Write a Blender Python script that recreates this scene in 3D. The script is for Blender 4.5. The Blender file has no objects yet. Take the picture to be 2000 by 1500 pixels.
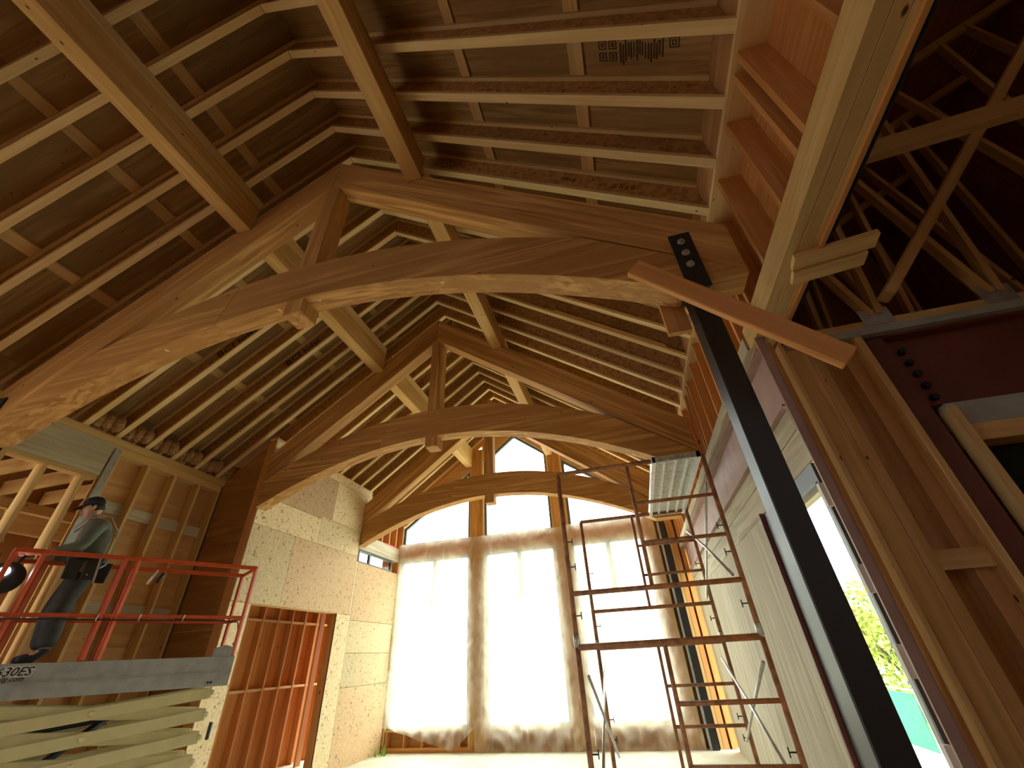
import bpy, bmesh, math, random
from mathutils import Vector, Matrix, noise
random.seed(7)
SC = bpy.context.scene
COL = SC.collection
V = Vector

# ------------------------------------------------------------------ camera, world, exposure
yaw, pitch, roll = -0.2317, 0.5872, -0.0578
CAMZ = 1.506
cy, sy, cp, sp = math.cos(yaw), math.sin(yaw), math.cos(pitch), math.sin(pitch)
fw = V((sy*cp, cy*cp, sp)); rt = V((cy, -sy, 0)); up = rt.cross(fw)
r2 = rt*math.cos(roll)+up*math.sin(roll); u2 = -rt*math.sin(roll)+up*math.cos(roll)
cam_d = bpy.data.cameras.new('camera'); cam = bpy.data.objects.new('camera', cam_d); COL.objects.link(cam)
m = Matrix((r2, u2, -fw)).transposed().to_4x4(); m.translation = V((0, 0, CAMZ)); cam.matrix_world = m
cam_d.sensor_width = 36; cam_d.lens = 802.53/2000*36; cam_d.clip_start = 0.05; cam_d.clip_end = 2000
SC.camera = cam

w = bpy.data.worlds.new('sky'); SC.world = w; w.use_nodes = True
wn = w.node_tree.nodes; wl = w.node_tree.links
bg = wn['Background']
tc = wn.new('ShaderNodeTexCoord'); sx = wn.new('ShaderNodeSeparateXYZ'); cr = wn.new('ShaderNodeValToRGB')
wl.new(tc.outputs['Generated'], sx.inputs[0]); wl.new(sx.outputs['Z'], cr.inputs[0]); wl.new(cr.outputs[0], bg.inputs[0])
cr.color_ramp.elements[0].position = 0.0; cr.color_ramp.elements[0].color = (0.93, 0.96, 1, 1)
cr.color_ramp.elements[1].position = 0.6; cr.color_ramp.elements[1].color = (1, 0.985, 0.93, 1)
bg.inputs[1].default_value = 2.6

SC.view_settings.view_transform = 'Standard'
try: SC.view_settings.look = 'None'
except Exception: pass
SC.view_settings.gamma = 1; SC.view_settings.use_curve_mapping = False
SC.view_settings.exposure = 2.2
cy_ = SC.cycles
cy_.use_denoising = True
cy_.max_bounces = 12; cy_.diffuse_bounces = 7; cy_.glossy_bounces = 3; cy_.transmission_bounces = 6; cy_.transparent_max_bounces = 12
cy_.sample_clamp_indirect = 8; cy_.caustics_reflective = False; cy_.caustics_refractive = False

def portal(name, loc, sx_, sy_, normal):
    l = bpy.data.lights.new(name, 'AREA'); l.shape = 'RECTANGLE'; l.size = sx_; l.size_y = sy_
    o = bpy.data.objects.new(name, l); COL.objects.link(o)
    o.location = loc; o.rotation_euler = V(normal).to_track_quat('-Z', 'Y').to_euler()
    l.cycles.is_portal = True
    return o
portal('portal_far', (-2.45, 10.6, 3.4), 7.2, 6.9, (0, -1, 0))
portal('portal_right', (1.75, 3.5, 1.25), 3.0, 2.6, (-1, 0, 0))

# ------------------------------------------------------------------ materials
def newmat(name):
    mt = bpy.data.materials.new(name); mt.use_nodes = True
    nt = mt.node_tree; b = nt.nodes['Principled BSDF']
    return mt, nt, b
def N(nt, t, **k):
    n = nt.nodes.new(t)
    for a, v in k.items(): setattr(n, a, v)
    return n
def ramp(nt, src, stops):
    r = N(nt, 'ShaderNodeValToRGB')
    e = r.color_ramp.elements
    while len(e) < len(stops): e.new(0.5)
    for i, (p, c) in enumerate(stops):
        e[i].position = p; e[i].color = (c, c, c, 1) if isinstance(c, (int, float)) else (*c, 1)
    nt.links.new(src, r.inputs[0]); return r.outputs[0]
def mixc(nt, a, b, f, blend='MIX'):
    n = N(nt, 'ShaderNodeMix', data_type='RGBA', blend_type=blend)
    for s, v in ((n.inputs[0], f), (n.inputs[6], a), (n.inputs[7], b)):
        if isinstance(v, (int, float)): s.default_value = v
        elif isinstance(v, tuple): s.default_value = (*v, 1)
        else: nt.links.new(v, s)
    return n.outputs[2]
def coords(nt, scale, rnd=True):
    tc = N(nt, 'ShaderNodeTexCoord'); mp = N(nt, 'ShaderNodeMapping'); mp.inputs['Scale'].default_value = scale
    nt.links.new(tc.outputs['Object'], mp.inputs[0])
    if rnd:
        oi = N(nt, 'ShaderNodeObjectInfo'); mu = N(nt, 'ShaderNodeMath', operation='MULTIPLY'); mu.inputs[1].default_value = 40
        nt.links.new(oi.outputs['Random'], mu.inputs[0]); nt.links.new(mu.outputs[0], mp.inputs['Location'])
    return mp.outputs[0]
def wood(name, light, dark, across=26, along=1.3, knots=0.0, knotcol=(0.10, 0.04, 0.015), var=0.25, rough=0.7, bump=0.15):
    mt, nt, b = newmat(name)
    c = coords(nt, (along, across, across))
    n1 = N(nt, 'ShaderNodeTexNoise'); n1.inputs['Scale'].default_value = 1; n1.inputs['Detail'].default_value = 5; n1.inputs['Distortion'].default_value = 0.6
    nt.links.new(c, n1.inputs['Vector'])
    c2 = coords(nt, (along*.5, across*.22, across*.22))
    n2 = N(nt, 'ShaderNodeTexNoise'); n2.inputs['Scale'].default_value = 1; n2.inputs['Detail'].default_value = 3; n2.inputs['Distortion'].default_value = 1.2
    nt.links.new(c2, n2.inputs['Vector'])
    f1 = ramp(nt, n1.outputs['Fac'], [(0.42, 0), (0.62, 1)])
    f2 = ramp(nt, n2.outputs['Fac'], [(0.38, 0), (0.62, 1)])
    col = mixc(nt, light, dark, f1)
    mid = tuple((x+y)/2 for x, y in zip(light, dark))
    col = mixc(nt, col, mixc(nt, mid, dark, 0.5), f2)
    if knots > 0:
        ck = coords(nt, (knots, knots*1.8, knots*1.8))
        vo = N(nt, 'ShaderNodeTexVoronoi'); vo.inputs['Scale'].default_value = 1; nt.links.new(ck, vo.inputs['Vector'])
        kf = ramp(nt, vo.outputs['Distance'], [(0.035, 1), (0.07, 0)])
        col = mixc(nt, col, knotcol, kf)
    oi = N(nt, 'ShaderNodeObjectInfo'); hs = N(nt, 'ShaderNodeHueSaturation')
    mr = N(nt, 'ShaderNodeMapRange'); mr.inputs['To Min'].default_value = 1-var; mr.inputs['To Max'].default_value = 1+var*.6
    nt.links.new(oi.outputs['Random'], mr.inputs[0]); nt.links.new(mr.outputs[0], hs.inputs['Value']); nt.links.new(col, hs.inputs['Color'])
    nt.links.new(hs.outputs[0], b.inputs['Base Color'])
    b.inputs['Roughness'].default_value = rough
    try: b.inputs['Specular IOR Level'].default_value = 0.25
    except Exception: pass
    if bump:
        bp = N(nt, 'ShaderNodeBump'); bp.inputs['Strength'].default_value = bump; bp.inputs['Distance'].default_value = 0.004
        nt.links.new(n1.outputs['Fac'], bp.inputs['Height']); nt.links.new(bp.outputs[0], b.inputs['Normal'])
    return mt
def osbmat(name, light, dark, speck, scale=16, var=0.18):
    mt, nt, b = newmat(name)
    c = coords(nt, (scale, scale*1.7, scale))
    vo = N(nt, 'ShaderNodeTexVoronoi'); vo.inputs['Scale'].default_value = 1; nt.links.new(c, vo.inputs['Vector'])
    bw = N(nt, 'ShaderNodeRGBToBW'); nt.links.new(vo.outputs['Color'], bw.inputs[0])
    col = ramp(nt, bw.outputs[0], [(0.2, dark), (0.75, light)])
    nz = N(nt, 'ShaderNodeTexNoise'); nz.inputs['Scale'].default_value = 15; nz.inputs['Detail'].default_value = 5; nt.links.new(coords(nt, (1, 1.6, 1)), nz.inputs['Vector'])
    col = mixc(nt, col, speck, ramp(nt, nz.outputs['Fac'], [(0.62, 0), (0.68, 0.8)]))
    vk = N(nt, 'ShaderNodeTexVoronoi'); vk.inputs['Scale'].default_value = 1; nt.links.new(coords(nt, (9, 9, 9)), vk.inputs['Vector'])
    col = mixc(nt, col, speck, ramp(nt, vk.outputs['Distance'], [(0.09, 0.9), (0.16, 0)]))
    oi = N(nt, 'ShaderNodeObjectInfo'); hs = N(nt, 'ShaderNodeHueSaturation')
    mr = N(nt, 'ShaderNodeMapRange'); mr.inputs['To Min'].default_value = 1-var; mr.inputs['To Max'].default_value = 1+var
    nt.links.new(oi.outputs['Random'], mr.inputs[0]); nt.links.new(mr.outputs[0], hs.inputs['Value']); nt.links.new(col, hs.inputs['Color'])
    nt.links.new(hs.outputs[0], b.inputs['Base Color']); b.inputs['Roughness'].default_value = 0.75
    return mt
def plain(name, col, rough=0.5, metal=0.0, noise_amt=0.12, nscale=12, emit=None):
    mt, nt, b = newmat(name)
    nz = N(nt, 'ShaderNodeTexNoise'); nz.inputs['Scale'].default_value = nscale; nz.inputs['Detail'].default_value = 4
    nt.links.new(coords(nt, (1, 1, 1)), nz.inputs['Vector'])
    dk = tuple(x*(1-noise_amt*2) for x in col)
    nt.links.new(mixc(nt, dk, col, ramp(nt, nz.outputs['Fac'], [(0.3, 0), (0.65, 1)])), b.inputs['Base Color'])
    b.inputs['Roughness'].default_value = rough; b.inputs['Metallic'].default_value = metal
    if emit:
        b.inputs['Emission Color'].default_value = (*emit[0], 1); b.inputs['Emission Strength'].default_value = emit[1]
    return mt
M = {}
M['timber'] = wood('fir_timber', (0.76, 0.50, 0.195), (0.54, 0.32, 0.10), 22, 1.0, knots=3.2, var=0.08)
M['truss'] = wood('truss_fir', (0.69, 0.39, 0.135), (0.38, 0.18, 0.048), 20, 0.8, knots=3.0, knotcol=(0.2, 0.07, 0.02), var=0.05)
M['stud'] = wood('spruce_stud', (0.76, 0.54, 0.245), (0.62, 0.40, 0.15), 30, 1.2, knots=3.0, var=0.15)
M['orange'] = wood('fir_stud', (0.70, 0.36, 0.13), (0.54, 0.24, 0.07), 26, 1.1, knots=2.0, var=0.15)
M['flange'] = wood('joist_flange', (0.80, 0.62, 0.32), (0.69, 0.49, 0.215), 34, 1.0, knots=4.5, var=0.16)
M['web'] = osbmat('joist_web_osb', (0.50, 0.29, 0.11), (0.36, 0.18, 0.06), (0.20, 0.09, 0.03), 26)
M['sheath'] = wood('roof_plywood', (0.46, 0.30, 0.125), (0.29, 0.17, 0.06), 24, 1.3, knots=5.0, knotcol=(0.09, 0.035, 0.012), var=0.16)
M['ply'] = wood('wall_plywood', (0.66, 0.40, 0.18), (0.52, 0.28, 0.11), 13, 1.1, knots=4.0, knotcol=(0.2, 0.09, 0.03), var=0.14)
M['plydark'] = wood('brown_shade_plywood', (0.46, 0.23, 0.075), (0.32, 0.14, 0.04), 11, 0.8, knots=2.2, var=0.1)  # brown plywood; darker copy also puts shade into attic and rear surfaces
M['palewall'] = wood('pale_plywood', (0.62, 0.56, 0.42), (0.42, 0.37, 0.255), 18, 1.0, knots=5.5, knotcol=(0.22, 0.18, 0.12), var=0.1)
M['osb'] = osbmat('pale_osb', (0.76, 0.62, 0.385), (0.64, 0.49, 0.26), (0.26, 0.13, 0.045), 42)
M['osbtan'] = osbmat('tan_osb', (0.68, 0.48, 0.28), (0.58, 0.38, 0.20), (0.26, 0.13, 0.045), 42)
M['floor'] = plain('subfloor', (0.78, 0.79, 0.66), 0.6, noise_amt=0.1, nscale=2.5)
M['steelpost'] = plain('black_steel', (0.012, 0.012, 0.013), 0.42, 0.0, nscale=6)
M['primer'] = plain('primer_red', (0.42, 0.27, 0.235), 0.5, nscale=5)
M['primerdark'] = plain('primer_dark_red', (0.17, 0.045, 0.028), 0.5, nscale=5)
M['zinc'] = plain('zinc', (0.55, 0.56, 0.55), 0.4, 0.7, nscale=20)
M['strapgrey'] = plain('grey_lumber', (0.42, 0.45, 0.40), 0.7, nscale=9)
M['winframe'] = plain('window_frame_grey', (0.12, 0.15, 0.17), 0.45)
M['winblue'] = plain('window_frame_blue', (0.46, 0.54, 0.60), 0.4)
M['blackframe'] = plain('window_frame_black', (0.02, 0.02, 0.022), 0.4)
M['rust'] = plain('scaffold_rust', (0.46, 0.21, 0.095), 0.6, nscale=14, noise_amt=0.3)
M['galv'] = plain('galvanised_tube', (0.60, 0.61, 0.60), 0.35, 0.6)
M['plank'] = plain('aluminium_plank', (0.50, 0.52, 0.47), 0.45, 0.35, nscale=30, noise_amt=0.25)
M['plankedge'] = plain('aluminium_edge', (0.80, 0.82, 0.84), 0.35, 0.4)
M['red'] = plain('lift_red', (0.66, 0.10, 0.025), 0.4, nscale=8)
M['liftgrey'] = plain('lift_grey', (0.38, 0.39, 0.36), 0.5, nscale=10)
M['cream'] = plain('lift_cream', (0.68, 0.60, 0.30), 0.45, nscale=7, noise_amt=0.06)
M['ink'] = plain('black_print', (0.03, 0.03, 0.03), 0.7)
M['inkbrown'] = plain('brown_print', (0.05, 0.02, 0.008), 0.7)
M['white'] = plain('white_label', (0.75, 0.75, 0.72), 0.5, noise_amt=0.02)
M['yellow'] = plain('yellow_label', (0.85, 0.66, 0.03), 0.5)
M['rubber'] = plain('black_rubber', (0.015, 0.015, 0.017), 0.6)
M['void'] = plain('near_black', (0.012, 0.018, 0.016), 0.9)  # near-black for added leak blockers, the dark opening and a beam edge
M['skin'] = plain('skin', (0.55, 0.29, 0.19), 0.55, noise_amt=0.05)
M['shirt'] = plain('grey_green_shirt', (0.13, 0.145, 0.11), 0.9, nscale=25, noise_amt=0.12)
M['jeans'] = plain('dark_trousers', (0.055, 0.055, 0.052), 0.9, nscale=18, noise_amt=0.2)
M['cap'] = plain('black_cap', (0.012, 0.012, 0.016), 0.8)
M['hair'] = plain('dark_hair', (0.03, 0.018, 0.01), 0.8)
M['boots'] = plain('dark_boots', (0.02, 0.016, 0.012), 0.7)
M['harness'] = plain('harness_webbing', (0.55, 0.57, 0.53), 0.7)
M['lamp'] = plain('lamp_glow', (1, 1, 1), 0.5, emit=((0.85, 0.9, 1), 9.0))
M['insul'] = plain('paper_faced_insulation', (0.46, 0.27, 0.11), 0.8, nscale=30, noise_amt=0.3)
M['mirror'] = plain('grey_metal_connector', (0.45, 0.50, 0.50), 0.4, 0.5)
M['grass'] = plain('grass', (0.13, 0.22, 0.03), 0.9, nscale=3)
M['gravel'] = plain('bounce_gravel', (0.62, 0.60, 0.54), 0.9, nscale=6, noise_amt=0.08)
M['leaf'] = plain('spring_leaves', (0.30, 0.36, 0.05), 0.8, nscale=5)
M['bark'] = plain('bark', (0.12, 0.09, 0.05), 0.9)
M['hill'] = plain('distant_hill', (0.10, 0.15, 0.19), 1.0, nscale=0.03, noise_amt=0.2)
M['fence'] = plain('green_screen_mesh', (0.03, 0.26, 0.16), 0.8)
M['house'] = plain('house_wall', (0.30, 0.22, 0.16), 0.9)
M['tape'] = plain('grey_tape', (0.16, 0.20, 0.19), 0.6)
M['flashred'] = plain('red_flashing_tape', (0.5, 0.03, 0.02), 0.6)

# thin translucent polythene
mt, nt, b = newmat('polythene_film'); nt.nodes.remove(b)
out = nt.nodes['Material Output']
tr = N(nt, 'ShaderNodeBsdfTransparent'); tr.inputs[0].default_value = (0.97, 0.97, 0.95, 1)
tl = N(nt, 'ShaderNodeBsdfTranslucent'); tl.inputs[0].default_value = (0.86, 0.80, 0.66, 1)
df = N(nt, 'ShaderNodeBsdfDiffuse'); df.inputs[0].default_value = (0.86, 0.80, 0.66, 1)
nz = N(nt, 'ShaderNodeTexNoise'); nz.inputs['Scale'].default_value = 3.5; nz.inputs['Detail'].default_value = 5; nz.inputs['Distortion'].default_value = 1.5
nt.links.new(coords(nt, (1.0, 1, 0.6)), nz.inputs['Vector'])
fac = ramp(nt, nz.outputs['Fac'], [(0.32, 0.44), (0.55, 0.52), (0.72, 0.68)])
a1 = N(nt, 'ShaderNodeMixShader'); a1.inputs[0].default_value = 0.3; nt.links.new(tl.outputs[0], a1.inputs[1]); nt.links.new(df.outputs[0], a1.inputs[2])
a2 = N(nt, 'ShaderNodeMixShader'); nt.links.new(fac, a2.inputs[0]); nt.links.new(tr.outputs[0], a2.inputs[1]); nt.links.new(a1.outputs[0], a2.inputs[2])
nt.links.new(a2.outputs[0], out.inputs[0]); M['film'] = mt
# window glass: clear with a weak reflection
mt, nt, b = newmat('window_glass'); nt.nodes.remove(b); out = nt.nodes['Material Output']
tr = N(nt, 'ShaderNodeBsdfTransparent'); tr.inputs[0].default_value = (0.93, 0.97, 0.95, 1)
gl = N(nt, 'ShaderNodeBsdfGlossy'); gl.inputs['Roughness'].default_value = 0.02
a1 = N(nt, 'ShaderNodeMixShader'); a1.inputs[0].default_value = 0.05; nt.links.new(tr.outputs[0], a1.inputs[1]); nt.links.new(gl.outputs[0], a1.inputs[2])
nt.links.new(a1.outputs[0], out.inputs[0]); M['glass'] = mt

# ------------------------------------------------------------------ helpers
W = {}
def link(o, parent, mw):
    COL.objects.link(o)
    if parent is not None:
        o.parent = parent
        o.matrix_parent_inverse = Matrix.Identity(4)
        o.matrix_local = W[parent.name].inverted() @ mw
    else:
        o.matrix_world = mw
    W[o.name] = mw.copy()
    return o
def props(o, label=None, cat=None, group=None, kind=None):
    if label: o['label'] = label
    if cat: o['category'] = cat
    if group: o['group'] = group
    if kind: o['kind'] = kind
    return o
def empty(name, loc=(0, 0, 0), parent=None, rotz=0.0, **k):
    o = bpy.data.objects.new(name, None); o.empty_display_size = 0.1
    link(o, parent, Matrix.Translation(V(loc)) @ Matrix.Rotation(rotz, 4, 'Z'))
    return props(o, **k)
def frame(xd, zd=(0, 0, 1)):
    X = V(xd).normalized(); Z = V(zd); Z = Z - X*Z.dot(X)
    if Z.length < 1e-5: Z = V((0, 1, 0)) - X*X.y
    Z.normalize(); Y = Z.cross(X)
    return Matrix((X, Y, Z)).transposed()
class MB:
    """collects shapes (given in world coordinates) into one mesh whose local x axis is the grain"""
    def __init__(s, origin=(0, 0, 0), xd=(1, 0, 0), zd=(0, 0, 1)):
        s.R = frame(xd, zd); s.o = V(origin); s.Ri = s.R.transposed(); s.v = []; s.f = []
        s.smooth = False
    def vert(s, p): s.v.append(s.Ri @ (V(p)-s.o)); return len(s.v)-1
    def poly(s, idx): s.f.append(idx)
    def prism(s, pts, ext):
        n = len(pts); e = V(ext); pts = [V(p) for p in pts]
        nn = V((0, 0, 0))
        for i in range(n): nn += (pts[i]-pts[0]).cross(pts[(i+1) % n]-pts[0])
        if nn.dot(e) > 0: pts = pts[::-1]
        a = [s.vert(p) for p in pts]; b = [s.vert(p+e) for p in pts]
        s.poly(a); s.poly(b[::-1])
        for i in range(n):
            j = (i+1) % n
            s.poly([a[j], a[i], b[i], b[j]])
        return s
    def box(s, lo, hi):
        x0, y0, z0 = lo; x1, y1, z1 = hi
        return s.prism([(x0, y0, z0), (x1, y0, z0), (x1, y1, z0), (x0, y1, z0)], (0, 0, z1-z0))
    def beam(s, p0, p1, wd, h, zd=(0, 0, 1)):
        p0, p1 = V(p0), V(p1); R = frame(p1-p0, zd); Y = R.col[1]*wd/2; Z = R.col[2]*h/2
        return s.prism([p0-Y-Z, p0+Y-Z, p0+Y+Z, p0-Y+Z], p1-p0)
    def tube(s, pts, r, n=8, cap=True):
        pts = [V(p) for p in pts]; rs = r if isinstance(r, (list, tuple)) else [r]*len(pts)
        prev = None; rings = []
        for i, p in enumerate(pts):
            d = (pts[min(i+1, len(pts)-1)]-pts[max(i-1, 0)]).normalized()
            if prev is None:
                a = V((0, 0, 1)) if abs(d.z) < 0.9 else V((1, 0, 0)); u = d.cross(a).normalized()
            else: u = (prev - d*prev.dot(d)).normalized()
            prev = u; v = d.cross(u)
            rings.append([s.vert(p + (u*math.cos(2*math.pi*k/n)+v*math.sin(2*math.pi*k/n))*rs[i]) for k in range(n)])
        for a, b in zip(rings, rings[1:]):
            for k in range(n): s.poly([a[k], a[(k+1) % n], b[(k+1) % n], b[k]])
        if cap: s.poly(rings[0][::-1]); s.poly(rings[-1])
        return s
    def ball(s, c, r, n=10, sc=(1, 1, 1)):
        c = V(c); rows = []
        for i in range(1, n):
            t = math.pi*i/n
            rows.append([s.vert(c+V((r*sc[0]*math.sin(t)*math.cos(2*math.pi*k/(2*n)), r*sc[1]*math.sin(t)*math.sin(2*math.pi*k/(2*n)), r*sc[2]*math.cos(t)))) for k in range(2*n)])
        a = s.vert(c+V((0, 0, r*sc[2]))); b = s.vert(c-V((0, 0, r*sc[2])))
        for k in range(2*n):
            j = (k+1) % (2*n); s.poly([a, rows[0][k], rows[0][j]]); s.poly([b, rows[-1][j], rows[-1][k]])
            for q in range(n-2): s.poly([rows[q][k], rows[q+1][k], rows[q+1][j], rows[q][j]])
        return s
    def build(s, name, mat, parent=None, bevel=0.0, smooth=False, **k):
        me = bpy.data.meshes.new(name); me.from_pydata([tuple(p) for p in s.v], [], s.f); me.update()
        me.materials.append(mat if not isinstance(mat, str) else M[mat])
        if smooth: me.polygons.foreach_set('use_smooth', [True]*len(me.polygons))
        o = bpy.data.objects.new(name, me)
        mw = s.R.to_4x4(); mw.translation = s.o
        link(o, parent, mw)
        if bevel:
            bv = o.modifiers.new('bevel', 'BEVEL'); bv.width = bevel; bv.segments = 1; bv.limit_method = 'ANGLE'
        return props(o, **k)
AX = [(1, 0, 0), (0, 1, 0), (0, 0, 1)]
def box(name, lo, hi, mat, parent=None, ax=0, bevel=0.0, **k):
    lo2 = [min(a, b) for a, b in zip(lo, hi)]; hi2 = [max(a, b) for a, b in zip(lo, hi)]
    c = [(a+b)/2 for a, b in zip(lo2, hi2)]
    return MB(c, AX[ax], (0, 0, 1) if ax < 2 else (0, 1, 0)).box(lo2, hi2).build(name, mat, parent, bevel, **k)
def beam(name, p0, p1, wd, h, mat, parent=None, zd=(0, 0, 1), bevel=0.0, **k):
    p0, p1 = V(p0), V(p1)
    return MB((p0+p1)/2, p1-p0, zd).beam(p0, p1, wd, h, zd).build(name, mat, parent, bevel, **k)
def prism(name, pts, ext, mat, parent=None, xd=(1, 0, 0), zd=(0, 0, 1), bevel=0.0, **k):
    c = sum((V(p) for p in pts), V((0, 0, 0)))/len(pts)
    return MB(c, xd, zd).prism(pts, ext).build(name, mat, parent, bevel, **k)
def tube(name, pts, r, mat, parent=None, n=8, **k):
    return MB(pts[0], V(pts[-1])-V(pts[0])).tube(pts, r, n).build(name, mat, parent, smooth=True, **k)
def text(name, s, size, loc, xd, nrm, mat, parent=None, align='LEFT', extr=0.0008, shear=0.0, off=.018, **k):
    c = bpy.data.curves.new(name, 'FONT'); c.body = s; c.size = size; c.extrude = extr; c.align_x = align; c.shear = shear
    c.materials.append(M[mat]); c.resolution_u = 2
    c.offset = size*off
    o = bpy.data.objects.new(name, c)
    X = V(xd).normalized(); Z = V(nrm).normalized(); Y = Z.cross(X)
    mw = Matrix((X, Y, Z)).transposed().to_4x4(); mw.translation = V(loc)
    COL.objects.link(o); dg = bpy.context.evaluated_depsgraph_get()
    me = bpy.data.meshes.new_from_object(o.evaluated_get(dg)); bpy.data.objects.remove(o); bpy.data.curves.remove(c)
    return props(link(bpy.data.objects.new(name, me), parent, mw), **k)
S = dict(kind='structure')

# ------------------------------------------------------------------ main dimensions
XC, ZR, SL = -2.612, 7.251, 0.756       # ridge x, underside of joists at the ridge, roof slope
JS, J0 = 0.4064, 0.704                  # joist spacing, first joist
XR = 1.15                               # inner face of the right hand top plate
XL, XO = -6.5, -5.62                    # left stud wall, left plywood wall
YC, YF = 5.384, 10.127                  # return wall, far window wall
COSA = 1/math.sqrt(1+SL*SL); VD = 0.302/COSA
def zroof(x): return ZR - SL*abs(x-XC)
UL = V((-1, 0, -SL)).normalized(); UR = V((1, 0, -SL)).normalized()

# ------------------------------------------------------------------ roof: joists, sheathing, blocking
ceiling = empty('ceiling', (XC, 3, ZR), **S)
def slopeband(y0, y1, xa, xb, z0, z1, name, mat, parent, xdir):
    """a strip following the slope from xa to xb, z0..z1 above the joist underside (measured square to the slope), plumb ends"""
    pts = [(xa, y0, zroof(xa)+z0/COSA), (xb, y0, zroof(xb)+z0/COSA), (xb, y0, zroof(xb)+z1/COSA), (xa, y0, zroof(xa)+z1/COSA)]
    return prism(name, pts, (0, y1-y0, 0), mat, parent, xd=xdir, zd=(0, 0, 1))
joists = {}
for i in range(-5, 24):
    y = J0+JS*i
    for side in (-1, 1):
        if side < 0: xe = -6.86 if y < YC-0.07 else XO-0.22
        else: xe = XR-0.002
        if side > 0 and y > YF-0.1: continue
        j = slopeband(y+0.031, y+0.041, XC+side*0.004, xe, 0.036, 0.266, 'i_joist', 'web', ceiling, UL if side < 0 else UR)
        for a, b_ in ((0, 0.036), (0.266, 0.302)):
            slopeband(y, y+0.072, XC+side*0.004, xe, a, b_, 'joist_flange', 'flange', j, UL if side < 0 else UR)
        joists[(i, side)] = j
rowd = 1.22*COSA
for side in (-1, 1):
    for r_ in range(5):
        xa = XC+side*rowd*r_; xb = XC+side*min(rowd*(r_+1), 4.35 if side < 0 else 3.95)
        if abs(xb-xa) < 0.05: continue
        y = -6.2 + (r_ % 2)*1.22
        ys = [-6.2] if r_ % 2 else []
        while y < 10.5: ys.append(y); y += 2.44
        ys.append(10.6)
        for ya, yb in zip(ys, ys[1:]):
            slopeband(ya+0.002, yb-0.002, xa+side*(0.003 if r_ else 0), xb-side*0.003, 0.303, 0.318, 'sheathing_panel', 'sheath', ceiling, UL if side < 0 else UR)
        if 0 < r_ < 4:
            xs = XC+side*rowd*r_
            for i in range(-1, 23):
                ya = J0+JS*i+0.072; yb = J0+JS*(i+1)
                if side < 0 and r_ == 4: continue
                slopeband(ya+0.003, yb-0.003, xs-side*0.02+random.uniform(-.01, .01), xs+side*0.075, 0.283, 0.301, 'seam_block', 'stud', ceiling, (0, 1, 0))
slopeband(-6.25, 10.62, XC-0.001, XC-4.4, 0.3195, 0.326, 'roof_leak_blocker', 'void', ceiling, UL)  # unseen dark sheets added over the sheathing to block light through its seams
slopeband(-6.25, 10.62, XC+0.001, XC+3.96, 0.3195, 0.326, 'roof_leak_blocker', 'void', ceiling, UR)
# paper-faced insulation stuffed at the eaves between the left joists
for i in range(6, 12):
    y = J0+JS*i+0.055
    mb = MB((-6.5, y+.17, 4.5), (0, 0, 1))
    for k in range(3):
        mb.ball((-6.52+0.05*k, y+0.09+0.09*k, zroof(-6.5)+0.13+0.03*random.random()), 0.10, 5, (1, 0.8, 1.25))
    o = mb.build('insulation_batt', 'insul', ceiling, smooth=True)
# brand stamps on the joist webs
for i, t0 in ((7, 2.37), (9, 1.95)):
    j = joists[(i, -1)]; y = J0+JS*i+0.0305
    x = XC-t0
    p = V((x, y, zroof(x)+0.095/COSA))
    text('stamp', 'BCI Joist', 0.19, p, (1, 0, SL), (0, -1, 0), 'inkbrown', j, align='CENTER')
for i, x in ((3, 0.05), (1, 0.5)):
    j = joists[(i+1 if i == 3 else i+3, 1)]; y = J0+JS*(i+1 if i == 3 else i+3)+0.0305
    text('stamp', 'C|E|US' if i == 3 else '||| ||| || |||', 0.06, (x, y, zroof(x)+0.19), (1, 0, -SL), (0, -1, 0), 'inkbrown', j)
# faint grade stamp printed on a roof panel near the camera: rows of small squares and bars
st_ = MB((0.5, 1.3, zroof(0.5)+.37), (1, 0, -SL))
def sq(u, v, a, b_, t=.006):
    q0 = lambda x, y: V((x, y, zroof(x)+0.3015/COSA))
    for (x0, y0, x1, y1) in ((u, v, u+a, v+t), (u, v+b_-t, u+a, v+b_), (u, v, u+t, v+b_), (u+a-t, v, u+a, v+b_)):
        st_.prism([q0(x0, y0), q0(x1, y0), q0(x1, y1), q0(x0, y1)], (-.0012*SL, 0, -.0012))
rn = random.Random(5)
for k in range(2):
    for u in range(2): sq(.50+.065*u, 1.30+.075*k, .05, .055); sq(.515+.065*u, 1.315+.075*k, .02, .025)
for u in range(16): sq(.635+.017*u, 1.30+rn.uniform(0, .03), .006+.005*rn.random(), .08+.05*rn.random(), .004)
sq(.93, 1.30, .055, .06); sq(.945, 1.315, .025, .03)
st_.build('stamp', 'inkbrown', ceiling)

# wood scraps fixed across joists on the right slope
for (x0, x1, y, lab) in ((-0.35, 0.95, 4.35, 0), (-0.5, 0.9, 3.55, 1)):
    slopeband(y, y+0.04, x0, x1, -0.001, 0.06, 'nailer_strip', 'stud', ceiling, UR)

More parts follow.
